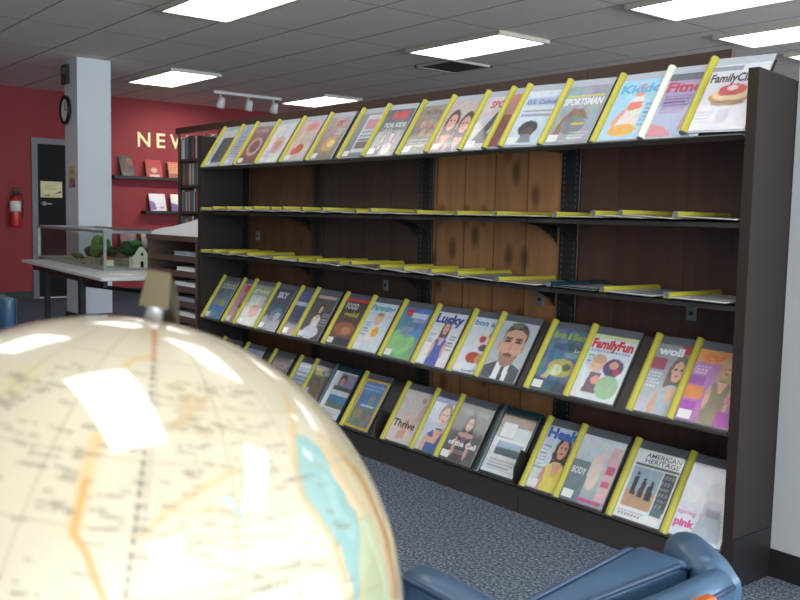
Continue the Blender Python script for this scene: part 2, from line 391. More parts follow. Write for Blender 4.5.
for y in (-.4, 0, .38):
    h = MB().tube([(0, y, -.03), (0, y, -.09)], .012, 8)
    h.lathe([(.025, 0), (.045, .02), (.05, .09), (.06, .13)], 16, mtx=Matrix.Translation((.05, y, -.08)) @ Matrix.Rotation(math.radians(205), 4, 'Y'))
    hd = build(h, 'lamp_head', M['lampwhite'], tr, True)
    build(MB().lathe([(.0, .131), (.05, .132)], 16, mtx=Matrix.Translation((.05, y, -.08)) @ Matrix.Rotation(math.radians(205), 4, 'Y')), 'bulb', M['spot'], hd)
for y_, ty in ((2.92, 2.6), (3.32, 2.95), (3.70, 3.2)):
    sl_ = bpy.data.lights.new('spotlight', 'SPOT'); sl_.energy = 26; sl_.spot_size = 1.25; sl_.spot_blend = .7; sl_.color = (1, .93, .82); sl_.shadow_soft_size = .04
    so = bpy.data.objects.new('spotlight', sl_); COL.objects.link(so); so.location = (-9.16, y_, HC - .24)
    so.rotation_euler = (Vector((XL, ty, 1.75)) - so.location).to_track_quat('-Z', 'Y').to_euler()
sp = thing('exit_sign', 'tiny dark green box sign high on the narrow side of the left pillar', 'sign', (-8.17, .66, 2.48))
build(MB().box(-.09, .09, -.03, 0, 0, .2), 'housing', mat('dark_green_box', '2a3a30', .4), sp)
build(MB().box(-.04, .05, -.034, -.03, .11, .17), 'indicator', mat('green_lens', '5c8a55', .3), sp)
ck = thing('wall_clock', 'round black-rimmed wall clock on the left pillar', 'clock', (-8.17, .66, 2.215))
RX = Matrix.Rotation(PI / 2, 4, 'X')
build(MB().lathe([(.125, 0), (.15, .01), (.15, .035), (.125, .04), (.122, .02)], 32, mtx=RX), 'rim', M['black'], ck, True)
build(MB().lathe([(.118, .02), (.118, .0215)], 32, mtx=RX), 'dial', M['paper'], ck)
build(MB().box(-.006, .006, -.026, -.022, 0, .08).box(0.006, .055, -.026, -.022, -.006, .006), 'hands', M['black'], ck)

# ------------------------------------------------------------------ printed artwork painter
W_U, H_V = 44, 58
def grid_uv(nu=W_U, nv=H_V):
    u, v = np.meshgrid(np.linspace(0, 1, nu), np.linspace(0, 1, nv)); return u, v
rng = np.random.RandomState(5)
def smooth_noise(shape, k):
    a = rng.rand(k + 2, k + 2, 3); ys = np.linspace(0, k, shape[0]); xs = np.linspace(0, k, shape[1])
    yi = ys.astype(int)[:, None]; xi = xs.astype(int)[None]; fy = (ys[:, None] - yi)[..., None]; fx = (xs[None] - xi)[..., None]
    return (a[yi, xi] * (1 - fy) * (1 - fx) + a[yi + 1, xi] * fy * (1 - fx) + a[yi, xi + 1] * (1 - fy) * fx + a[yi + 1, xi + 1] * fy * fx)
def paint(spec, nu=W_U, nv=H_V):
    u, v = grid_uv(nu, nv); img = np.ones((nv, nu, 3)) * .8; asp = 1.3
    for s in spec:
        k = s[0]
        if k == 'g':
            a, b = np.array(rgb(s[1])), np.array(rgb(s[2])); img = b + (a - b) * v[..., None]
        elif k == 'r':
            m = (u >= s[1]) & (u <= s[3]) & (v >= s[2]) & (v <= s[4]); img[m] = rgb(s[5])
        elif k == 'e':
            m = ((u - s[1]) / s[3]) ** 2 + ((v - s[2]) / s[4]) ** 2 <= 1; img[m] = rgb(s[5])
        elif k == 'p':
            m = inpoly(u, v, s[1]); img[m] = rgb(s[2])
        elif k == 'n':
            img = img + (smooth_noise((nv, nu), s[2]) - .5) * s[1]
        elif k == 'lines':  # rows of small print
            _, u0, v0, u1, v1, c, rows = s
            for i in range(rows):
                vv = v1 - (i + .5) * (v1 - v0) / rows; h = (v1 - v0) / rows * .28
                m = (abs(v - vv) < h) & (u > u0) & (u < u1 - (u1 - u0) * .3 * ((i * 7) % 3) / 3) & (np.sin(u * 90 + i * 5) > -.6)
                img[m] = np.array(rgb(c)) * .75 + img[m] * .25
        elif k == 'fig':    # figure: cu, head v, head size, skin, hair, dress, long hair
            _, cu, hv, hs, sk, ha, dr_, lg = s
            body = [(cu - hs * 2.0, 0), (cu - hs * 1.9, hv - hs * 3.4), (cu - hs * 1.7, hv - hs * 2.1), (cu - hs * .5, hv - hs * 1.4), (cu + hs * .5, hv - hs * 1.4), (cu + hs * 1.7, hv - hs * 2.1), (cu + hs * 1.9, hv - hs * 3.4), (cu + hs * 1.6, 0)]
            if lg:
                m = ((u - cu) / (hs * 1.35)) ** 2 + ((v - hv + hs * .7) / (hs * 2.2)) ** 2 <= 1; img[m] = rgb(ha)
            m = inpoly(u, v, body); img[m] = rgb(dr_)
            m = inpoly(u, v, [(cu - hs * .9, hv - hs * 1.6), (cu + hs * .9, hv - hs * 1.6), (cu + hs * .2, hv - hs * 3), (cu - hs * .2, hv - hs * 3)]); img[m] = rgb(sk)
            for sg in (-1, 1):
                m = ((u - cu - sg * hs * 1.75) / (hs * .42)) ** 2 + ((v - hv + hs * 3.6) / (hs * 1.5)) ** 2 <= 1; img[m] = np.array(rgb(sk)) * .95
            m = ((u - cu) / (hs * 1.08)) ** 2 + ((v - hv - hs * .25) / (hs * 1.15)) ** 2 <= 1; img[m] = rgb(ha)
            m = ((u - cu) / (hs * .78)) ** 2 + ((v - hv + hs * .08) / (hs * 1.0)) ** 2 <= 1; img[m] = rgb(sk)
            for sg in (-1, 1):
                m = ((u - cu - sg * hs * .34) / (hs * .2)) ** 2 + ((v - hv - hs * .12) / (hs * .1)) ** 2 <= 1; img[m] = np.array(rgb(ha)) * .6
            m = ((u - cu) / (hs * .3)) ** 2 + ((v - hv + hs * .5) / (hs * .1)) ** 2 <= 1; img[m] = (.7, .3, .3)
    return np.clip(img, 0, 1)
def inpoly(u, v, poly):
    m = np.zeros(u.shape, bool); n = len(poly)
    for i in range(n):
        x0, y0 = poly[i]; x1, y1 = poly[(i + 1) % n]
        if y0 == y1: continue
        c = ((y0 > v) != (y1 > v)) & (u < (x1 - x0) * (v - y0) / (y1 - y0) + x0); m ^= c
    return m
_tc = {}
def text_mesh(body, bold=0.):
    if (body, bold) in _tc: return _tc[body, bold]
    cu = bpy.data.curves.new('lettering', 'FONT'); cu.body = body; cu.size = 1; cu.offset = bold; cu.resolution_u = 2
    ob = bpy.data.objects.new('lettering', cu); COL.objects.link(ob)
    dg = bpy.context.evaluated_depsgraph_get(); me = ob.evaluated_get(dg).to_mesh()
    vs = [tuple(v.co) for v in me.vertices]; fs = [tuple(p.vertices) for p in me.polygons]
    w = max([v[0] for v in vs] or [1]); ob.evaluated_get(dg).to_mesh_clear()
    bpy.data.objects.remove(ob); bpy.data.curves.remove(cu)
    _tc[body, bold] = (vs, fs, w); return _tc[body, bold]
def art_mesh(name, spec, w, h, nu=W_U, nv=H_V, lift=.0006, material=None):
    """flat print: colour grid plus lettering, lying in local XY, facing +Z"""
    img = np.clip(paint([s for s in spec if s[0] != 't'], nu, nv) + (smooth_noise((nv, nu), 16) - .5) * .09, 0, 1)
    us = np.linspace(0, w, nu); vs_ = np.linspace(0, h, nv)
    V = [(float(a), float(b), 0.) for b in vs_ for a in us]
    F = [(j * nu + i, j * nu + i + 1, (j + 1) * nu + i + 1, (j + 1) * nu + i) for j in range(nv - 1) for i in range(nu - 1)]
    Cc = [lin(c) for c in img.reshape(-1, 3)]
    for s in spec:
        if s[0] != 't': continue
        _, body, u0, v0, wid, hgt, col = s[:7]; bold = s[7] if len(s) > 7 else .02
        tv, tf, tw = text_mesh(body, bold); o = len(V)
        sx = wid * w / tw; sy = hgt * h / .72
        for x, y, z in tv: V.append((u0 * w + x * sx, v0 * h + y * sy, lift)); Cc.append(lin(rgb(col)))
        F += [tuple(i + o for i in f) for f in tf]
    me = bpy.data.meshes.new(name); me.from_pydata(V, [], F); me.materials.append(material or M['print'])
    at = me.color_attributes.new('print', 'FLOAT_COLOR', 'POINT')
    at.data.foreach_set('color', np.array([(*c, 1) for c in Cc], dtype=np.float32).ravel()); me.update()
    return me

# ------------------------------------------------------------------ magazine rack (one bolted run of four bays)
RD = .318                      # depth of the run
UX = [0, -.951, -1.871, -2.84, -3.72]
BX = [0, -.915, -1.835, -2.77, -3.72]
rack = thing('magazine_rack', 'long dark brown library magazine rack of five rows with wooden back', 'shelving', (0, 0, 0))
e = MB().prism([(0, 0), (RD, 0), (RD, 1.637), (.0, 1.66)], 'x', 0, .034)
ep = build(e, 'end_panel', M['rackside'], rack)
build(MB().box(-.001, .035, -.004, 0, 0, 1.66), 'edge_band', M['edge'], ep)
build(MB().box(.034, .038, .0, .225, 0, .17), 'base_strip', M['black'], ep)
ep = build(MB().prism([(0, 0), (RD, 0), (RD, 1.637), (.0, 1.66)], 'x', -3.765, -3.725), 'end_panel', M['rackside'], rack)
build(MB().box(-3.766, -3.724, -.004, 0, 0, 1.66), 'edge_band', M['edge'], ep)
ZB = {1: 1.456, 4: .512, 5: .1145}; ZF = {2: 1.190, 3: .926}
TS = (.166, .2615); TA = math.atan2(TS[1], TS[0])
for b in range(4):
    x1, x0 = BX[b], BX[b + 1]; bm = ('hard1', 'pine', 'hard3', 'hard4')[b]
    o = build(MB().box(UX[b + 1] + .001, UX[b] - (.001 if b else .004), .300, RD, .1, 1.635), 'back_panel', M[bm], rack)
    label_part(o, ('dark reddish brown back board', 'lighter knotty pine back boards', 'dark brown back board', 'amber brown back board')[b])
    build(MB().box(x0 + .002, x1 - .002, .0, .02, 0, ZB[5] - .012, bev=.002), 'kickboard', M['rack'], rack)
    build(MB().box(x0 + .002, x1 - .002, .02, RD, 0.02, .06), 'base_deck', M['rack'], rack)
    for r in (2, 3):
        z = ZF[r]
        s = MB().box(x0 + .004, x1 - .004, .0, .287, z - .006, z).box(x0 + .004, x1 - .004, .0, .004, z - .022, z).box(x0 + .004, x1 - .004, .28, .284, z - .022, z)
        build(s, 'flat_shelf', M['tray'], rack)
        for xx in (max(x0 + .012, UX[b + 1] + .02), min(x1 - .015, UX[b] - .06 if b else 9)):
            br = MB().prism([(.05, z - .022), (.286, z - .008), (.286, z - .11), (.25, z - .075), (.16, z - .035)], 'x', xx, xx + .003)
            build(br, 'shelf_bracket', M['metal'], rack)
    for r in (1, 4, 5):
        z = ZB[r]; L = .3
        mt = Matrix.Translation((0, 0, z)) @ Matrix.Rotation(TA, 4, 'X')
        s = MB().box(x0 + .004, x1 - .004, -.004, L, -.008, -.004, mtx=mt)
        s.box(x0 + .004, x1 - .004, -.008, -.003, -.014, .014, mtx=mt)
        build(s, 'slanted_tray', M['tray'], rack)
        for xx in (x0 + .004, x1 - .008):
            br = MB().prism([(.012, z - .006), (.235, z - .006), (.235, z + .14), (.115, z + .16)], 'x', xx, xx + .003)
            build(br, 'tray_bracket', M['metal'], rack)
        if r == 5 and b in (1, 2):
            w = MB().prism([(-.004, -.004), (.13, -.004), (.13, .055), (.05, .05), (-.004, .02)], 'x', x1 - .012, x1 - .004, mtx=mt)
            build(w, 'tray_divider', M['metal'], rack)
for x in UX[1:4]:
    u = build(MB().box(x - .05, x + .05, .290, .2995, .1, 1.635, bev=.002), 'upright', M['metal'], rack)
    for xx in (x - .034, x + .03):
        sl = MB()
        for k in range(60): sl.box(xx - .0025, xx + .0025, .2885, .290, .13 + k * .025, .143 + k * .025)
        build(sl, 'slot_column', M['slot'], u)
u = build(MB().box(-3.72, -3.635, .290, .2995, .1, 1.635, bev=.002), 'upright', M['metal'], rack)
for x, z in [(-1.105, .838), (-.355, .85), (-2.192, .82), (-3.535, 1.037)]:
    h = build(MB().box(x - .022, x + .022, .295, .2998, z - .028, z + .028, bev=.002), 'label_holder', M['bulbframe'], rack)
    build(MB().box(x - .008, x + .008, .293, .295, z - .008, z + .006), 'hole', M['black'], h)

# ------------------------------------------------------------------ magazines in yellow spined sleeves
BW, BL = .23, .309            # binder width, length
SP = .029                      # spine width
def spine_mesh(name, material):
    p = []
    for k in range(9):
        a = PI * k / 8; p.append((SP / 2 - math.cos(a) * SP / 2, .003 + math.sin(a) * .016))
    p = [(0, -.001)] + p + [(SP, -.001)]
    return MB().prism(p[::-1], 'y', 0, BL).mesh(name, [material], False)
ME = dict(spine=spine_mesh('spine_strip', M['yellow']), wspine=spine_mesh('spine_strip', M['whitespine']), dspine=spine_mesh('spine_strip', M['teal']),
          cap=MB().lathe([(.0, 0), (.0105, 0), (.0105, .004), (.006, .004), (.006, .002), (0, .002)], 12, mtx=Matrix.Translation((SP / 2, .001, .009)) @ Matrix.Rotation(PI / 2, 4, 'X')).mesh('spine_cap', [M['cap']]),
          back=MB().box(SP * .6, BW, .002, BL - .002, 0, .0015).mesh('back_cover', [M['back']]),
          pback=MB().box(SP * .6, BW, .002, BL - .002, 0, .0015).mesh('back_cover', [M['glareback']]),
          dback=MB().box(SP * .6, BW, .002, BL - .002, 0, .0015).mesh('back_cover', [M['teal']]),
          pages=MB().box(.03, .226, .008, .274, .0016, .0045, bev=.0004).mesh('page_block', [M['pages']]),
          sleeve=MB().add([(SP * .7, .003, .0066), (BW, .003, .0064), (BW, BL - .003, .0064), (SP * .7, BL - .003, .0066)], [(0, 1, 2, 3)]).mesh('clear_sleeve', [M['clear']]),
          tag=MB().box(.036, .084, .014, .046, .0054, .0058).mesh('barcode_label', [M['paper']]))
def make_magazine(label, spec, mtx, group, kind='y', tagged=True, pale=False, size=(.196, .266), name='magazine'):
    t = thing(name, label, 'magazine', (0, 0, 0), group); t.matrix_world = mtx
    s = link('spine_strip', ME[{'y': 'spine', 'w': 'wspine', 'd': 'dspine'}[kind]], t)
    link('spine_cap', ME['cap'], s)
    if kind == 'w': label_part(s, 'cream white spine strip')
    if kind == 'd': label_part(s, 'dark teal spine strip')
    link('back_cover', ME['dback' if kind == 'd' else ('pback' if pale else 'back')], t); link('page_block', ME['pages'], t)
    c = link('front_cover', art_mesh('front_cover', spec, *size), t); c.location = (.03, .008, .0048)
    if kind == 'd':
        f = MB().box(SP, BW - .012, .002, .012, .004, .0075).box(SP, BW - .012, BL - .014, BL - .002, .004, .0075).box(BW - .012, BW, .002, BL - .002, .004, .0075)
        build(f, 'sleeve_border', M['teal'], t)
    link('clear_sleeve', ME['sleeve'], t)
    if tagged: link('barcode_label', ME['tag'], t)
    return t
def row_mags(row, base, xs, specs, group):
    """sleeves fanned over each other: each left edge lies on the one before it"""
    h = .002
    for i, x in enumerate(xs):
        lb, spec, *opt = specs[i]
        opt = opt[0] if opt else {}
        if i:
            s = x - xs[i - 1]
            h = max(.001, hp * max(0, 1 - s / BW) + (.0078 if s < BW else 0))
        hp = h
        th = math.asin(min(.2, h / BW))
        m = base @ Matrix.Translation((x, opt.get('dy', 0), h)) @ Matrix.Rotation(th, 4, 'Y') @ Matrix.Rotation(opt.get('rz', 0), 4, 'Z')
        if i and x - xs[i - 1] < .0: m = m
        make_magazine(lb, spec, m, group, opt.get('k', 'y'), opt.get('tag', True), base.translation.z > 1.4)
def tray_base(r): return Matrix.Translation((0, -.001, ZB[r] + .001)) @ Matrix.Rotation(TA, 4, 'X')

SK, HB, HK, HL = 'e2b196', '5a3a28', '2a1e1a', 'c9a065'
row1 = [
 ('white magazine with a dark grey picture at the far left end of the top row', [('g', 'd8dade', 'c5c8cc'), ('r', .25, .1, .95, .8, '5c5e60'), ('n', .1, 6)]),
 ('pale blue-grey magazine in the top row, second from the left end', [('g', 'a9b4c4', 'c6ccd4'), ('lines', .1, .2, .9, .8, '6a7486', 9), ('n', .2, 8)]),
 ('maroon brown magazine with pale rings in the top row near the left end', [('g', 'a07a76', '7a5048'), ('e', .5, .45, .35, .25, 'c9b0a0'), ('e', .5, .45, .25, .17, '8a5a50'), ('t', 'Craft', .1, .84, .7, .09, 'c9b7b0'), ('n', .15, 7)]),
 ('white magazine with a soft pink round shape in the top row', [('g', 'dcd6d4', 'e2dfdc'), ('e', .6, .45, .3, .22, 'd9a9a5'), ('e', .6, .45, .15, .12, 'b98f80'), ('lines', .1, .1, .5, .3, '8a8a88', 4), ('n', .12, 7)]),
 ('pale pink magazine with red tomatoes near the bottom, top row', [('g', 'd6b2ae', 'c9beb6'), ('e', .5, .3, .2, .12, 'c8553f'), ('e', .3, .24, .14, .09, 'd06a4a'), ('r', .3, .75, .9, .9, 'd38f8c'), ('n', .16, 7)]),
 ('grey magazine with a red title block and a glowing orange ball, top row', [('g', 'b5a29c', '8d7a70'), ('t', 'IT', .45, .78, .3, .13, 'd13a3c', .05), ('e', .55, .35, .3, .17, 'd99b5a'), ('e', .62, .36, .15, .09, 'f0d08a'), ('lines', .55, .5, .95, .72, 'd8c8c0', 4), ('n', .14, 7)]),
 ('small pamphlet like magazine with a pink box over dark lettering, top row', [('g', '8d8f94', '7c7d80'), ('r', .3, .1, 1, .95, 'cfd2d8'), ('r', .35, .62, .95, .85, 'cf8a9c'), ('lines', .35, .35, .95, .6, '50505c', 3), ('r', .35, .18, .95, .34, '705a54')]),
 ('magazine with a bright red title box over black and white people, top row', [('g', '545a62', '8a8a88'), ('r', .3, .78, .85, .96, 'c8383c'), ('t', 'FOR KIDS', .15, .6, .8, .1, 'd0d2d4', .04), ('fig', .35, .36, .09, 'b9a08e', HK, '2e3034', 0), ('fig', .65, .38, .09, 'c4aa96', HK, 'd5d5d5', 0), ('n', .08, 8)]),
 ('magazine with a dense brown and grey crowd collage, top row', [('g', '9c9182', '776a60'), ('e', .3, .6, .1, .08, 'c8a088'), ('e', .55, .62, .1, .08, 'b89078'), ('e', .8, .58, .1, .08, 'c09880'), ('e', .42, .42, .1, .08, 'bc9880'), ('e', .7, .4, .1, .08, 'a88470'), ('r', .2, .2, .9, .32, '54483e'), ('n', .22, 12), ('lines', .1, .12, .9, .3, 'd8d0c4', 3), ('t', 'PEOPLE', .15, .8, .75, .1, '6a5a4c')]),
 ('magazine with two pink faces and brown hair side by side, top row', [('g', 'c9b8b6', 'b9a8a4'), ('fig', .28, .58, .17, 'd99f8a', '5a3a2c', 'a8605a', 1), ('fig', .74, .52, .17, 'dca390', '4a3026', '6a6a74', 1), ('lines', .1, .06, .9, .2, 'e2dcd8', 3), ('n', .06, 8)]),
 ('magazine with a red masthead above a dark runner picture, top row', [('g', 'd7cfd0', 'b5b5b5'), ('t', 'SPORT', .2, .78, .7, .14, 'c85058', .04), ('p', [(.1, .1), (.5, .7), (.7, .66), (.45, .3), (.9, .1)], '3c4044'), ('p', [(.5, .4), (.95, .7), (.9, .5)], '54585c'), ('lines', .55, .2, .95, .35, 'd8d8d8', 3), ('n', .15, 9)]),
 ('narrow sliver of a rust brown magazine between two close yellow spines, top row', [('g', 'c08a78', '8c5448'), ('r', 0, 0, .4, .6, '7a4038'), ('n', .2, 7)], dict(tag=False)),
 ('pale blue-white magazine with a dark portrait bust at the bottom, top row', [('g', 'd4dce6', 'c4d0dc'), ('r', .05, .72, .98, .86, 'a9b9d2'), ('t', 'U.S. Catholic', .08, .75, .86, .08, '5a6a90', .02), ('lines', .08, .5, .9, .66, '5a6472', 2), ('e', .42, .3, .24, .14, '3a3a3e'), ('e', .45, .22, .16, .1, '5a5048'), ('p', [(.3, .05), (.35, .2), (.55, .2), (.65, .04)], '7a8088')]),
 ('grey outdoors magazine with an arching brown fish and pale title, top row', [('g', '9aa2ac', 'a4aab0'), ('r', .05, .8, .95, .84, 'd0c860'), ('t', 'SPORTSMAN', .04, .66, .92, .12, 'e4e6e8', .04), ('p', [(.1, .1), (.15, .4), (.35, .6), (.6, .58), (.8, .4), (.6, .42), (.4, .45), (.28, .3), (.25, .08)], '8a6f52'), ('e', .5, .3, .28, .16, '7c868e'), ('r', .45, .3, .75, .35, 'd8c050'), ('lines', .5, .05, .95, .2, 'e0e0e0', 3), ('n', .12, 8)]),
 ('sky blue magazine with a child in a coral scarf, right of the fish cover', [('g', '9fd0ea', 'b8d4e6'), ('t', 'Kiddo', .05, .78, .9, .14, '58b0d8', .04), ('e', .52, .82, .13, .12, 'e8a08c'), ('p', [(.3, .45), (.4, .7), (.62, .72), (.72, .5), (.7, .1), (.3, .1)], 'e9ded8'), ('p', [(.34, .5), (.4, .62), (.66, .62), (.68, .52), (.5, .48)], 'e2816c'), ('p', [(.12, .3), (.34, .55), (.36, .46), (.22, .2)], 'e5a58e'), ('e', .45, .16, .3, .1, 'e8b458'), ('lines', .75, .2, .96, .6, '4a88b0', 6)], dict(tag=False)),
 ('purple and pink magazine with a cream spine, half covered, top row', [('g', 'b994ba', '6f8fb0'), ('r', .0, .88, 1, 1, '60606a'), ('t', 'Fitness', .02, .7, .98, .16, 'b8304e', .04), ('p', [(.55, .1), (.62, .5), (.72, .68), (.85, .5), (.7, .1)], '9a5a70'), ('lines', .05, .35, .6, .66, '7a3a70', 6), ('p', [(.0, .0), (.5, .0), (.3, .15), (.0, .2)], 'b0445a')], dict(k='w', tag=False)),
 ('pale magazine with a bowl of red berries at the right end of the top row', [('g', 'd6d8dc', 'c9c4cc'), ('t', 'FamilyCircle', .02, .73, .96, .13, '4a3440', .035), ('r', .0, .9, .55, .98, '8a9096'), ('e', .5, .5, .38, .13, 'b98a52'), ('e', .5, .535, .34, .1, 'e3c79a'), ('e', .5, .6, .24, .09, 'b8303c'), ('e', .36, .58, .1, .06, 'c43c44'), ('e', .64, .6, .12, .07, 'cc4248'), ('e', .5, .63, .1, .04, 'e8c8c8'), ('e', .5, .4, .3, .04, '8f6a40'), ('r', .4, .1, .62, .3, 'b9b0ba'), ('lines', .02, .1, .34, .3, '8a8a90', 4)], dict(tag=False, dy=.012)),
]
xs1 = [-3.718, -3.477, -3.294, -3.051, -2.781, -2.514, -2.227, -2.011, -1.75, -1.54, -1.32, -1.168, -1.075, -.864, -.615, -.402, -.238]
row_mags(1, tray_base(1), xs1, row1, 'magazines on the top slanted row')

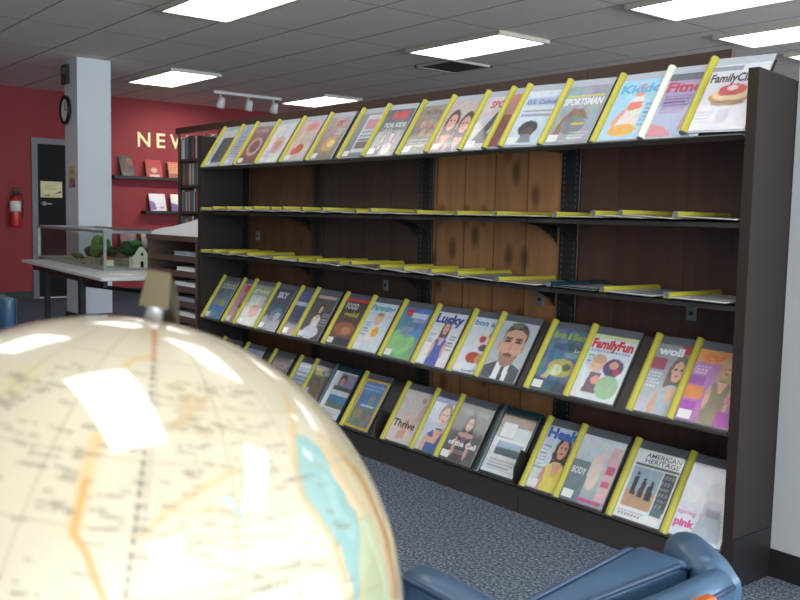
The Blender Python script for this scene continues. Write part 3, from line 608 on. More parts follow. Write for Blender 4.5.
row4 = [
 ('grey-green outdoor magazine over blue water at the far left of the fourth row', [('g', '6f7d74', '5c88b0'), ('t', 'OUTDOOR', .1, .8, .85, .13, 'c6d0c8', .04), ('e', .5, .3, .5, .15, '3e78aa'), ('p', [(.1, .35), (.5, .6), (.9, .35)], '8a9078'), ('n', .2, 7)]),
 ('pale pink magazine with a crimson title block, fourth row, second from left', [('g', 'c98a96', 'b59aa4'), ('r', .2, .78, .9, .96, 'c8344c'), ('fig', .5, .55, .12, SK, HB, 'b88a96', 1), ('n', .15, 7)]),
 ('white and green magazine with a pink patch, fourth row, third from left', [('g', '9aa884', 'c8c4bc'), ('t', 'green', .1, .82, .8, .11, 'e4e8d0'), ('e', .6, .35, .25, .15, 'cf6a74'), ('r', .1, .5, .9, .74, 'd8d8c8'), ('n', .15, 7)]),  # white glare put into the cover colours
 ('blue-black astronomy magazine with white title, fourth row', [('g', '39485c', '4c5c70'), ('t', 'SKY', .2, .78, .55, .14, 'd8dce0', .05), ('e', .6, .4, .3, .14, '6a7a90'), ('e', .7, .35, .16, .08, 'b8bcc4'), ('n', .15, 7)]),
 ('navy magazine with a pale band and a red strip at the foot, fourth row', [('g', '56649a', '2a3044'), ('r', 0, .68, 1, .76, 'c9cfe0'), ('p', [(.2, .6), (.8, .65), (.6, .3), (.3, .25)], '303a5c'), ('r', 0, 0, 1, .16, '8a4440'), ('n', .12, 8)]),
 ('dark magazine with a woman in a long white dress, fourth row', [('g', '4c4c50', '54504e'), ('r', .1, .9, .95, .97, 'c0a89c'), ('fig', .5, .66, .09, SK, HK, 'dcdfe4', 1), ('lines', .7, .3, .98, .6, 'b8b8b8', 5), ('e', .5, .15, .34, .14, 'd0d4da')]),
 ('dark food magazine with red top edge and yellow lettering, fourth row', [('g', '3c342c', '7a4e38'), ('r', 0, .94, 1, 1, 'c8303a'), ('t', 'FOOD', .1, .78, .55, .13, 'c6cabc', .04), ('t', 'gold', .2, .62, .6, .1, 'c9c23c', .03), ('e', .5, .35, .42, .15, '9a5c3c'), ('e', .6, .32, .2, .08, 'b8805a'), ('r', 0, 0, 1, .15, '2c3040')]),
 ('white parenting magazine with a baby holding something orange, fourth row', [('g', 'cfe0e8', 'd6dade'), ('t', 'Parenting', .03, .84, .92, .12, '3aa0b4', .03), ('e', .5, .66, .15, .12, 'ecc2a4'), ('e', .5, .76, .13, .04, 'b08a60'), ('p', [(.3, .2), (.35, .52), (.6, .54), (.72, .2)], 'e6dcd0'), ('e', .58, .4, .13, .1, 'e6a83c'), ('lines', .05, .3, .3, .6, '5a88a0', 5), ('r', .1, .0, .5, .14, 'c8d4e0')]),
 ('blue sky and green meadow magazine with a red square at top, fourth row', [('g', '4f78b8', '7cae74'), ('r', .12, .84, .38, .96, 'cc3a44'), ('r', .38, .8, .95, .9, 'cfd8e4'), ('e', .4, .32, .5, .26, '8ac07c'), ('e', .5, .52, .3, .1, '88a0a8'), ('p', [(.55, .5), (.95, .8), (.98, .4)], '5a88c8'), ('lines', .5, .72, .95, .78, 'e4e8f0', 2), ('n', .1, 8)]),
 ('white fashion magazine with a long-haired woman in a blue dress, fourth row', [('g', 'dfe2ea', 'e6e2e0'), ('t', 'Lucky', .02, .8, .94, .17, '2e4696', .05), ('fig', .5, .7, .11, SK, '6a3e2a', '4a62ac', 1), ('lines', .74, .3, .97, .6, '5a5a6a', 5), ('lines', .03, .4, .25, .6, '7080a0', 4)]),
 ('pale food magazine with berries and dark cake, fourth row', [('g', 'd9e0ea', 'd6d8dc'), ('t', 'bon app', .05, .86, .9, .1, '3c88b0', .03), ('e', .6, .6, .3, .17, 'e8dcd8'), ('e', .5, .62, .1, .06, 'c04038'), ('e', .75, .7, .1, .06, 'a83c38'), ('e', .62, .47, .14, .06, '584a48'), ('e', .45, .28, .22, .1, 'b8402c'), ('e', .7, .27, .18, .09, 'c89a60'), ('e', .4, .1, .34, .08, '8298b4'), ('e', .4, .12, .3, .07, 'd6dee6')]),
 ('magazine with a large face of a moustached man in a dark suit and tie', [('g', 'b9c2c8', 'a8b0b4'), ('p', [(.0, 0), (.02, .2), (.3, .3), (.7, .3), (1, .22), (1, 0)], '4a4e54'), ('p', [(.3, 0), (.32, .3), (.68, .3), (.72, 0)], 'dfe2e4'), ('p', [(.47, 0), (.48, .22), (.56, .22), (.6, 0)], '3c3e40'), ('e', .52, .76, .33, .23, '4e4034'), ('e', .44, .94, .16, .05, '7c7058'), ('p', [(.22, .8), (.22, .5), (.32, .3), (.46, .22), (.58, .22), (.72, .3), (.8, .5), (.8, .8), (.62, .87), (.4, .87)], 'd3a186'), ('p', [(.24, .5), (.32, .3), (.46, .22), (.58, .22), (.72, .3), (.78, .5), (.68, .42), (.36, .42)], 'a07c6a'), ('e', .5, .435, .15, .022, '5a463a'), ('e', .5, .4, .11, .018, 'a8605a'), ('e', .36, .66, .09, .025, '3c2e28'), ('e', .64, .66, .09, .025, '3c2e28'), ('r', .26, .7, .45, .72, '4a382e'), ('r', .55, .7, .74, .72, '4a382e'), ('p', [(.46, .5), (.5, .66), (.54, .5)], 'bd8a70'), ('e', .17, .56, .04, .08, 'c89478'), ('e', .83, .56, .04, .08, 'c89478')], dict(tag=False)),
 ('blue nature magazine with yellow-green title and a gold and cream beetle shape', [('g', '4e7490', '54708a'), ('t', 'Birds & Bloom', .04, .85, .92, .11, 'a8b840', .03), ('e', .55, .72, .4, .06, '3c5e78'), ('e', .7, .6, .2, .05, '7c98a0'), ('e', .55, .38, .34, .15, 'b8a468'), ('e', .45, .34, .16, .09, 'd8d0b0'), ('e', .68, .4, .1, .06, '5a5038'), ('p', [(.15, .2), (.4, .45), (.3, .15)], 'c4b878'), ('p', [(.0, 0), (1, 0), (1, .14), (0, .2)], '3a5468'), ('n', .22, 10), ('t', 'Late', .72, .66, .22, .05, 'e0e4dc')]),
 ('family magazine with red title and two children in costumes, fourth row', [('g', 'd9dfe6', 'dde2e2'), ('r', 0, .93, 1, 1, 'c9d49a'), ('t', 'FamilyFun', .02, .79, .95, .14, 'd2303c', .05), ('lines', .05, .72, .95, .78, '7a86b8', 1), ('e', .34, .54, .17, .12, 'e6b89c'), ('e', .34, .62, .16, .07, 'c9a884'), ('e', .7, .52, .22, .14, '5c4068'), ('e', .7, .56, .1, .06, 'd8a088'), ('e', .8, .46, .08, .05, 'b04858'), ('p', [(.2, .1), (.25, .42), (.5, .42), (.52, .1)], '7c6470'), ('e', .42, .3, .1, .07, 'e2a890'), ('e', .72, .22, .25, .18, 'a2c49a'), ('lines', .05, .5, .18, .68, '6a80a8', 4)], dict(tag=False)),
 ('grey magazine with a smiling long-haired woman and red corner title', [('g', '8c8f96', 'c8ccd2'), ('r', .5, .88, 1, 1, 'b8343c'), ('t', 'woll', .06, .85, .5, .11, 'e6e8ea', .05), ('r', .0, .62, .3, .8, 'a85060'), ('fig', .58, .64, .15, 'e0b49c', '7c685a', 'b8c2cc', 1), ('lines', .02, .35, .3, .6, 'e8eaec', 5), ('r', .88, .5, 1, .8, 'b46a70')], dict(tag=False)),
 ('orange and violet magazine with a blonde woman in a beaded dress', [('g', 'c088b8', 'b070b0'), ('r', 0, .82, .6, 1, 'e09a5c'), ('t', 'tv', .12, .84, .4, .13, 'e8803c', .04), ('fig', .62, .76, .11, 'e0b08c', 'c8a87c', '94826c', 1), ('r', .0, .3, .34, .48, 'e08f4a'), ('r', .0, .5, .3, .62, 'a058a8'), ('r', .78, .3, 1, .42, 'd88a94'), ('r', 0, .14, .3, .28, 'a854b0'), ('lines', .03, .64, .32, .78, 'efe6ee', 3), ('r', .7, 0, 1, .2, 'a850a0')]),
]
xs4 = [-3.715, -3.444, -3.291, -3.044, -2.781, -2.613, -2.34, -2.106, -1.854, -1.608, -1.36, -1.182, -.899, -.691, -.403, -.232]
row_mags(4, tray_base(4), xs4, row4, 'magazines on the fourth row')

row5 = [
 ('red and white magazine peeping over the globe, far left of the bottom row', [('g', 'b8a09c', 'a89894'), ('t', 'HOME', .1, .8, .8, .14, 'e6e2e2', .05), ('r', 0, .5, 1, .7, '7c4a48'), ('n', .2, 8)]),
 ('blue-white magazine with small red and yellow bars, bottom row above the globe', [('g', '9aa8c0', 'b4bcc8'), ('lines', .05, .3, .6, .9, 'dce2ea', 7), ('r', .78, .5, .84, .85, 'c04048'), ('r', .88, .5, .94, .85, 'c8b050'), ('n', .12, 8)]),
 ('pink-edged green framed magazine, bottom row at the globe edge', [('g', '5f7062', '7a6a62'), ('r', .08, .05, .92, .92, '947f78'), ('t', 'REASON', .1, .72, .82, .15, 'd0b8b8', .03), ('e', .5, .4, .3, .15, '6a4a3e'), ('e', .2, .55, .14, .1, 'c06a68')]),
 ('light blue magazine full of white lettering, bottom row at the globe edge', [('g', '7c9ab0', '90a4b8'), ('lines', .05, .05, .95, .95, 'd6e0e8', 10), ('n', .15, 8)]),
 ('olive brown textured magazine with a yellow initial, bottom row', [('g', '7a8078', '6c6254'), ('r', .08, .05, .95, .8, '73654e'), ('t', 'SK', .12, .8, .35, .14, 'd8cc48', .05), ('t', 'Journal', .5, .83, .42, .08, 'a8b8b0'), ('n', .25, 14), ('r', .0, .35, .15, .5, 'c0b8c8')]),
 ('dark teal framed folder with a portrait and blue landscape, bottom row', [('g', 'c6ccd2', 'd2d6d8'), ('r', .0, 0, .16, 1, 'e6eaec'), ('r', .3, .66, 1, .98, '8a78a0'), ('e', .45, .84, .13, .11, '2e2220'), ('e', .45, .8, .09, .08, 'c48a6c'), ('r', .2, .6, 1, .7, '3a5048'), ('r', .2, .32, 1, .5, '3f7cae'), ('r', .2, .24, 1, .36, '5c6a60'), ('lines', .2, .04, .9, .2, '8a9094', 3)], dict(k='d', tag=False)),
 ('magazine with a yellow frame around a blue mountain scene, bottom row', [('g', 'd9b83c', 'd0ae34'), ('r', .07, .05, .93, .95, '5a84b8'), ('p', [(.07, .05), (.93, .05), (.93, .42), (.7, .55), (.4, .4), (.07, .5)], '707c72'), ('e', .62, .6, .14, .12, '8c9a94'), ('lines', .12, .76, .88, .9, 'bcd2ec', 2), ('e', .3, .28, .16, .09, '9a8860'), ('r', .3, .45, .8, .49, 'c8d8e4'), ('n', .15, 9)], dict(tag=False)),
 ('pale magazine with dancing pink figures and a black script title, bottom row', [('g', 'ded4d0', 'd6cac4'), ('p', [(.3, .05), (.45, .5), (.55, .48), (.6, .1)], 'd9a28c'), ('p', [(.6, .3), (.85, .8), (.92, .78), (.8, .2)], 'e0b8a8'), ('e', .42, .5, .1, .08, 'e6c0ae'), ('t', 'Thrive', .03, .28, .8, .14, '242428', .02), ('e', .75, .85, .08, .06, 'cfa08e')], dict(tag=False)),
 ('magazine with a smiling brown-haired woman in a blue shirt, bottom row', [('g', 'ccd4e2', 'c4ccda'), ('r', 0, .9, 1, 1, '5c6cb0'), ('fig', .5, .68, .17, 'e4ae92', '8a5a38', '3f62a4', 0), ('e', .35, .22, .22, .05, 'dba58a')], dict(tag=False)),
 ('grey-brown magazine with a dark-haired woman, hands at her chin', [('g', '6a6a6c', '585654'), ('t', 'THE   THE', .08, .82, .86, .09, '90a4a8', .02), ('fig', .5, .66, .12, 'd0a890', '3a2a24', '4c4642', 1), ('e', .5, .46, .24, .05, 'caa08a'), ('e', .5, .38, .07, .05, '7a5a90'), ('t', 'of the Cell', .1, .26, .84, .09, 'e2e4e6', .04), ('lines', .3, .12, .7, .2, 'c8c8c8', 2)]),
 ('clear folder with black rim holding a leaflet of a house and lake', [('g', '8c6a4c', 'd9dcdc'), ('r', 0, .78, 1, 1, '86684a'), ('r', .1, .62, .5, .86, 'dfe2e4'), ('r', .5, .6, .95, .82, 'c8d0d6'), ('r', 0, 0, 1, .6, 'd8dcde'), ('r', .16, .38, .9, .56, '7aa0b8'), ('r', .16, .32, .9, .44, '4c5c64'), ('lines', .1, .06, .9, .26, '8a9296', 4)], dict(k='d', tag=False)),
 ('magazine with a dark-haired woman in a yellow dress and blue title, bottom row', [('g', 'c8d2dc', 'cdd2d6'), ('t', 'Health', .02, .82, .96, .16, '2c62b4', .05), ('fig', .55, .68, .15, 'd6a084', '38221c', 'e0cc5c', 1), ('lines', .02, .3, .24, .7, '5a6a80', 7)]),
 ('magazine with pale glare over pink bars and grey lettering, bottom row', [('g', 'd4d8dc', '9aa4a8'), ('r', .0, .0, .42, .6, '6c7c80'), ('t', 'BODY', .03, .4, .34, .1, 'd8dee2', .03), ('e', .55, .5, .14, .3, 'e0c8bc'), ('r', .76, .1, .98, .9, 'd9b0b4'), ('r', .78, .5, .96, .62, 'c86070'), ('r', .78, .3, .96, .4, 'c46474'), ('r', .4, .03, .95, .08, 'c04c80')]),
 ('history magazine with three dark walking silhouettes on sand, bottom row', [('g', 'e2e4e2', 'e6e6e4'), ('t', 'AMERICAN', .22, .9, .74, .065, '4a4a44', .01), ('t', 'HERITAGE', .22, .82, .74, .065, '4a4a44', .01), ('r', .05, .76, .98, .795, '5c5c4c'), ('r', .05, .16, .68, .74, '9cb0bc'), ('r', .05, .16, .68, .42, 'c09878'), ('p', [(.14, .34), (.16, .6), (.24, .62), (.26, .34)], '34343a'), ('e', .2, .645, .035, .03, '34343a'), ('p', [(.32, .32), (.33, .54), (.42, .56), (.44, .32)], '3a3a40'), ('e', .38, .585, .033, .028, '3a3a40'), ('p', [(.47, .3), (.49, .52), (.59, .54), (.62, .3)], '33343a'), ('e', .55, .565, .035, .03, '33343a'), ('r', .7, .2, .96, .74, '4a5054'), ('lines', .72, .24, .94, .72, '9aa0a0', 6), ('r', .7, .14, .94, .26, '5c7484'), ('lines', .05, .04, .6, .12, '8a8a88', 2)], dict(tag=False)),
 ('white magazine with pink lettering, lowest at right, behind the blue chair', [('g', 'dfe0e6', 'd8dae0'), ('e', .62, .62, .2, .2, 'd0ccd0'), ('p', [(.4, .05), (.5, .55), (.8, .55), (.95, .05)], 'b4bac4'), ('r', .55, .35, .8, .45, '8c94a0'), ('t', 'pink', .03, .14, .4, .1, 'd4589c', .05), ('t', 'spring', .03, .3, .36, .06, 'd88ab4', .02)], dict(tag=False)),
]
xs5 = [-3.70, -3.40, -3.07, -2.785, -2.615, -2.42, -2.162, -1.82, -1.597, -1.424, -1.165, -.905, -.722, -.471, -.238]
row_mags(5, tray_base(5), xs5, row5, 'magazines on the bottom row')

# flat lying magazines on rows two and three
ordw = ['', 'first', 'second', 'third', 'fourth', 'fifth', 'sixth', 'seventh', 'eighth', 'ninth', 'tenth', 'eleventh', 'twelfth', 'thirteenth', 'fourteenth', 'fifteenth', 'sixteenth', 'seventeenth', 'eighteenth']
tones = [('b8bcc4', '8a90a0'), ('a8605a', '60303a'), ('c8c4b8', '8a8070'), ('5a7a98', '304a68'), ('9a8a80', '6a5a50'), ('d8d8dc', 'b0b4bc')]
xs2 = [-3.70, -3.54, -3.36, -3.152, -3.036, -2.846, -2.719, -2.527, -2.338, -2.041, -1.927, -1.582, -1.316, -1.081, -.765, -.583, -.462, -.238]
xs3 = [-3.70, -3.539, -3.332, -3.113, -2.82, -2.561, -2.387, -2.178, -2.075, -1.847, -1.666, -1.476, -1.305, -1.058, -.783, -.528, -.257]
for r, xs, wname in ((2, xs2, 'second'), (3, xs3, 'third')):
    sp_ = []
    n = len(xs)
    for i in range(n):
        a, b = tones[(i * 5 + r) % 6]
        pos = ordw[n - i] + ' from the right end'
        if i == n - 1: pos = 'rightmost, against the end panel'
        if i == 0: pos = 'leftmost, against the far end panel'
        o = dict(tag=False, rz=(random.uniform(-.1, -.02) if 0 < i < n - 1 else -.01))
        if r == 3 and i == n - 3:
            o['k'] = 'd'; sp_.append(('black and teal framed magazine lying flat on the third shelf beside an upright', [('g', 'b8bcc0', '90989c'), ('n', .3, 6)], o)); continue
        sp_.append(('yellow-spined magazine lying flat on the %s shelf, %s' % (wname, pos), [('g', a, b), ('lines', .1, .2, .9, .9, 'd8d8d8', 7), ('n', .25, 6)], o))
    row_mags(r, Matrix.Translation((0, -.022, ZF[r] + .001)), xs, sp_, 'magazines lying flat on the %s shelf' % wname)

# ------------------------------------------------------------------ tall bookcase behind the rack
BY = .83; BXL, BXR, BH = -5.855, -.562, 1.895
bk = thing('bookcase', 'long tall brown bookcase standing behind the magazine rack', 'bookcase', (0, BY, 0))
nb = 7; bw = (BXR - BXL) / nb
SZ = [1.63, 1.41, 1.185, .955, .725, .49, .1]
for i in range(nb + 1):
    x = BXL + i * bw; x = min(max(x, BXL + .012), BXR - .012)
    build(MB().box(x - .012, x + .012, .001, .3, 0, BH - .09), 'side_panel', M['bookcase'], bk)
for i in range(nb):
    x0 = BXL + i * bw; x1 = x0 + bw
    build(MB().box(x0 + .0015, x1 - .0015, -.025, 0, BH - .05, BH).box(x0 + .003, x0 + .02, 0, .02, BH - .1, BH - .01), 'top_board', M['rail'], bk)
    for z in SZ: build(MB().box(x0 + .024, x1 - .024, .005, .29, z - .022, z), 'shelf', M['bookcase'], bk)
build(MB().box(BXL, BXR, .29, .3, 0, BH - .1), 'back_panel', M['bookcase'], bk)
bcol = ['4a5560', 'dcdad4', '8a4a48', '5c7086', 'c8c6bc', '36383e', '8a7c62', '66746a', 'd4d4d8', '78828e', '9a5448', 'aab4ba']
bmats = [mat('book_cloth', c, .6, var=.05) for c in bcol]
def book_mesh(w, h, d, m):
    b = MB().box(0, w, 0, d, 0, h, 0, bev=.0015).box(.0015, w - .0015, .004, d + .001, h, h + .0005, 1)
    return b.mesh('book', [m, M['pages']])
bproto = [book_mesh(random.uniform(.018, .036), random.uniform(.165, .2), .13, bmats[i % 12]) for i in range(30)]
bwid = [max(v.co.x for v in m.vertices) for m in bproto]
def shelf_books(x0, x1, z, label, group, skip=None):
    x = x0
    while True:
        k = random.randrange(30)
        if x + bwid[k] > x1: break
        if not (skip and skip(x)):
            o = link('book', bproto[k]); o.location = (x, BY + .015 + random.uniform(0, .012), z); tag(o, label, 'book', group)
        x += bwid[k] + random.choice([.0006, .0006, .0006, .002, .03 if random.random() < .12 else .001])
for i in range(nb):
    shelf_books(BXL + i * bw + .03, BXL + (i + 1) * bw - .03, SZ[0], 'library book on the top shelf of the bookcase behind the rack', 'books on the top shelf of the tall bookcase')
for j, wn in ((1, 'second'), (2, 'third'), (3, 'fourth'), (4, 'fifth')):
    shelf_books(BXL + .03, BXL + bw - .03, SZ[j], 'library book on the %s shelf down, at the left end of the tall bookcase' % wn, 'books on the %s shelf of the tall bookcase' % wn)

# ------------------------------------------------------------------ literature organizer
LX0, LX1, LZ = -4.555, -3.80, 1.02
og = thing('paper_organizer', 'low brown organizer with many flat paper shelves beside the rack', 'cabinet', ((LX0 + LX1) / 2, 0, 0))
hx = (LX1 - LX0) / 2
build(MB().box(-hx - .015, hx + .015, -.01, .36, LZ - .035, LZ, bev=.003), 'top', M['cab'], og)
for s in (-1, 1): build(MB().box(s * hx - .012, s * hx + .012, 0, .35, 0, LZ - .035), 'side_panel', M['cab'], og)
build(MB().box(-hx, hx, .34, .35, 0, LZ - .035), 'back_panel', M['cabdark'], og)
lzs = [.887 - .1 * k for k in range(9)]
for z in lzs: build(MB().box(-hx + .013, hx - .013, .0, .34, z - .012, z).box(-hx + .013, hx - .013, -.004, .008, z - .036, z + .004), 'shelf', M['cab'], og)
k = 0
for i, z in enumerate(lzs[:6]):
    for x, w in (((.02, .2), (.23, .12)) if i % 2 == 0 else ((.06, .26),)):
        p = MB()
        for q in range(4): p.box(x + .004 * (q % 2), x + w, .012 + .003 * (q % 3), .25, z + .001 + q * .007, z + .0075 + q * .007)
        o = build(p, 'paper_stack', M['paper'] if i % 3 else mat('grey_paper', '9aa2ac', .8)); o.location = og.location
        tag(o, ('stack of papers in the organizer, %s slot from the top, ' % ordw[i + 2]) + ('left pile' if x < .1 else 'right pile'), 'paper', 'papers in the organizer'); k += 1
# open newspaper on top
prof = [(-.42, 0), (.385, 0), (.385, .105), (.3, .112), (.15, .09), (-.05, .062), (-.25, .045), (-.36, .03), (-.42, .012)]
p = MB().prism(prof, 'y', .03, .32)
o = build(p, 'newspaper', mat('bright_newsprint', 'f4f4f2', .7, var=.03)); o.location = (og.location.x + .03, 0, LZ); tag(o, 'thick curling white newspaper lying on top of the brown organizer', 'newspaper')

# ------------------------------------------------------------------ display table with glass case
tb = thing('display_table', 'long grey topped folding table with black legs under the glass case', 'table', (-5.95, .17, 0), None, math.radians(-4.3))
build(MB().box(-1.25, 1.28, -.36, .62, .68, .706, bev=.004), 'tabletop', M['tabletop'], tb)
for sx, sy in ((-.62, -.28), (-1.15, .15), (.5, -.28), (1.2, .55)):
    build(MB().box(sx - .024, sx + .024, sy - .022, sy + .022, 0, .66, bev=.003), 'leg', M['tlegs'], tb)
build(MB().tube([(.5, -.28, .6), (1.2, .55, .5)], .016, 8), 'crossbar', M['tlegs'], tb)
for y in (-.29, .53): build(MB().box(-1.1, 1.1, y, y + .03, .62, .68), 'apron', M['tlegs'], tb)
cs = thing('display_case', 'glass display case with aluminium edges holding a mission diorama', 'display case', (-6.42, .345, .706), None, math.radians(-3.5))
a, b, hh, q = 1.02, .27, .315, .011
fr = MB()
for sx in (-a, a):
    for sy in (-b, b): fr.box(sx - q, sx + q, sy - q, sy + q, 0, hh)
for z in (q, hh - q):
    for sy in (-b, b): fr.box(-a + q, a - q, sy - q, sy + q, z - q, z + q)
    for sx in (-a, a): fr.box(sx - q, sx + q, -b + q, b - q, z - q, z + q)
build(fr, 'frame', M['alu'], cs)
for nm, args in (('side_glass', (-a + q, a - q, -b - .002, -b + .002, .02, hh - .022)), ('side_glass', (-a + q, a - q, b - .002, b + .002, .02, hh - .022)), ('end_glass', (a - .002, a + .002, -b + q, b - q, .02, hh - .022)), ('end_glass', (-a - .002, -a + .002, -b + q, b - q, .02, hh - .022)), ('top_glass', (-a + q, a - q, -b + q, b - q, hh - .012, hh - .008))):
    build(MB().box(*args), nm, M['glass'], cs)
build(MB().box(-a + .012, a - .012, -b + .012, b - .012, .0, .008), 'base', M['sand'], cs)
def incase(x, y, z=.715): return (-6.42 + x, .345 + y, z)
ms = thing('model_mission', 'small white mission church model with curved gable and dark openings in the glass case', 'model building', (-5.52, .36, .715), None, 0)
prof = [(-.075, 0), (-.075, .075), (-.062, .1), (-.05, .105), (-.042, .125), (-.028, .145), (-.015, .165), (.0, .172), (.015, .165), (.028, .145), (.042, .125), (.05, .105), (.062, .1), (.075, .075), (.075, 0)]
build(MB().prism(prof, 'x', -.03, .0), 'facade', M['adobe'], ms)
build(MB().box(-.12, -.03, -.06, .06, 0, .085), 'nave', M['adobe'], ms)
dk = MB().prism([(-.013, 0), (-.013, .045), (0, .06), (.013, .045), (.013, 0)], 'x', .0, .002).prism([(-.01, .1), (-.01, .12), (0, .13), (.01, .12), (.01, .1)], 'x', 0, .002)
build(dk, 'openings', M['black'], ms)
def model_tree(x, y, h, r, m, label, cat='model tree'):
    t = thing('model_tree', label, cat, incase(x, y), 'trees in the diorama')
    build(MB().tube([(0, 0, 0), (0, 0, h * .6)], .004, 6), 'trunk', M['bookcase'], t)
    c = MB()
    for k in range(7): c.ball((random.uniform(-r, r) * .6, random.uniform(-r, r) * .6, h * random.uniform(.5, .9)), r * .6, r * .6, h * .2, 0, 8, .2)
    build(c, 'crown', M[m], t)
for x, y, h, r, m, l in [(.35, -.12, .24, .075, 'green', 'tallest light green model tree near the corner post of the case'), (.22, -.02, .19, .08, 'dgreen', 'dark round model tree left of the tallest one'),
    (.05, -.08, .14, .07, 'dgreen', 'low dark model bush in the middle of the case'), (-.2, -.1, .07, .04, 'green', 'small green model bush left in the case'), (-.45, -.05, .06, .04, 'dgreen', 'tiny model bush at the far left of the case'),
    (.62, .05, .2, .085, 'dgreen', 'dark model tree just left of the white mission'), (.72, .12, .17, .08, 'dgreen', 'dark model tree touching the white mission wall'), (.5, .1, .2, .08, 'green', 'green model tree behind the case corner post')]:
    model_tree(x, y, h, r, m, l)
hm = thing('model_house', 'small orange and red roofed model house among the model trees', 'model building', incase(.52, -.12), None)
build(MB().box(-.04, .04, -.03, .03, 0, .05), 'walls', M['adobe'], hm)
build(MB().prism([(-.035, .05), (.035, .05), (0, .08)], 'x', -.045, .045), 'roof', M['orange'], hm)
o = build(MB().box(-.12, .12, -.02, .02, 0, .012, bev=.003), 'model_wall', M['orange']); o.location = incase(.05, -.2); tag(o, 'low orange model wall along the front of the diorama', 'model wall')
rp = MB().box(0, .22, 0, .15, 0, .002)
o = build(rp, 'leaflet', M['paper']); o.location = (-5.05, -.13, .706); o.rotation_euler = (0, 0, .3); tag(o, 'white leaflet lying flat on the table corner beside the glass case', 'leaflet')

# ------------------------------------------------------------------ red wall things
WX = XL + .001
def to_wall(o, y, z, yaw=0.): o.location = (WX, y, z); o.rotation_euler = (PI / 2, 0, PI / 2)
ex = thing('fire_extinguisher', 'red fire extinguisher hanging on the red wall left of the door', 'fire extinguisher', (XL + .089, .815, .94))
build(MB().lathe([(.0, 0), (.062, 0), (.066, .02), (.066, .3), (.055, .35), (.025, .385), (.02, .4)], 20), 'cylinder', M['extred'], ex, True)
build(MB().lathe([(.0675, .2), (.0675, .33)], 20), 'label_band', M['paper'], ex, True)
build(MB().lathe([(.022, .4), (.022, .43), (.014, .435), (.014, .45)], 12).box(-.012, .012, -.02, .1, .45, .465).box(-.012, .012, -.02, .085, .485, .5), 'valve', M['black'], ex)
build(MB().tube([(0, .02, .44), (0, .07, .42), (0, .095, .33), (0, .09, .2), (0, .085, .1)], .01, 8), 'hose', M['black'], ex)
build(MB().box(-.09, -.064, -.03, .03, .1, .4), 'bracket', M['black'], ex)
def sign(name, label, spec, w, h, y, z, **k):
    o = link(name, art_mesh(name, spec, w, h, 30, 30, .0015)); to_wall(o, y, z); tag(o, label, 'sign'); return o
s = sign('door_sign', 'cream yellow paper sign on the black door', [('g', 'd8cf9c', 'cfc48c'), ('r', .12, .2, .88, .8, 'dcd4a4'), ('p', [(.05, .1), (.4, .2), (.45, .1)], '8a6a5a'), ('p', [(.6, .2), (.95, .45), (.95, .3)], '6a4a4a'), ('lines', .2, .45, .8, .8, '9a8f60', 4)], .28, .21, 1.164, 1.33)
s.location.x = XL - .018
o = link('notice', art_mesh('notice', [('g', 'd8d0a0', 'c8b890'), ('e', .5, .75, .3, .12, 'b8a850'), ('p', [(0, .1), (.5, .5), (1, .3), (1, 0), (0, 0)], 'a8848c'), ('p', [(.5, 0), (1, 0), (1, .2)], 'b03c40'), ('e', .4, .35, .25, .1, '7a9060')], .2, .225, 24, 24))
o.location = (-8.14, .659, 1.405); o.rotation_euler = (PI / 2, 0, 0); tag(o, 'small colourful paper notice taped to the left pillar', 'notice')
# gold letters NEW : each a solid letter
yy = 2.46
for ch, w, l in (('N', .2, 'first'), ('E', .15, 'middle'), ('W', .29, 'last, partly hidden by the bookcase')):
    tv, tf, tw = text_mesh(ch, .016); V = []; F = []
    n = len(tv); sx = w / tw; sy = .205 / .72
    for dz in (0, .02): V += [(x * sx, y * sy, dz) for x, y, z in tv]
    F = [tuple(f) for f in tf] + [tuple(i + n for i in f) for f in tf]
    ed = {}
    for f in tf:
        for i in range(len(f)):
            a_, b_ = f[i], f[(i + 1) % len(f)]
            if (b_, a_) in ed: ed.pop((b_, a_))
            else: ed[(a_, b_)] = 1
    F += [(a_, b_, b_ + n, a_ + n) for a_, b_ in ed]
    me = bpy.data.meshes.new('wall_letter'); me.from_pydata(V, [], F); me.materials.append(M['gold']); me.update()
    o = link('wall_letter', me); to_wall(o, yy, 2.075); tag(o, 'gold metal letter %s on the red wall, %s' % (ch, l), 'letter', 'gold letters on the red wall')
    yy += w + .075
for y0, y1, z, l in ((2.08, 3.6, 1.655, 'upper black ledge on the red wall holding three books'), (2.53, 3.6, 1.185, 'middle black ledge on the red wall holding two bright books'), (2.1, 3.6, .665, 'lowest black ledge on the red wall, seen through the glass case')):
    o = build(MB().box(XL, XL + .17, y0, y1, z - .045, z, bev=.003), 'wall_ledge', M['black']); tag(o, l, 'shelf', 'black ledges on the red wall')
def stand_book(y, z, w, h, spec, label, yaw=0.):
    t = thing('display_book', label, 'book', (XL + .12, y, z), 'books on the red wall ledges', yaw)
    tl = Matrix.Rotation(math.radians(-17), 4, 'Y')
    b_ = MB().box(-.02, 0, 0, w, 0, h, bev=.002, mtx=tl); build(b_, 'book_block', M['pages'], t)
    c = link('front_cover', art_mesh('front_cover', spec, w, h, 20, 26, .0008), t)
    c.matrix_local = tl @ Matrix.Translation((.001, 0, 0)) @ Matrix(((0, 0, 1, 0), (1, 0, 0, 0), (0, 1, 0, 0), (0, 0, 0, 1)))
    es = thing('book_easel', 'wire easel holding the ' + label.replace('book', 'volume').replace(' on the upper red wall ledge', ' on the upper ledge').replace(' behind the glass case', ''), 'easel', (XL + .12, y, z), 'wire easels on the ledges', yaw)
    build(MB().tube([(-.03, .02, .003), (-.05, .03, .003), (-.09, w / 2, .003)], .003, 6).tube([(-.09, w / 2, .003), (-.028 - h * .2, w / 2, h * .6)], .003, 6), 'wire', M['knob'], es)
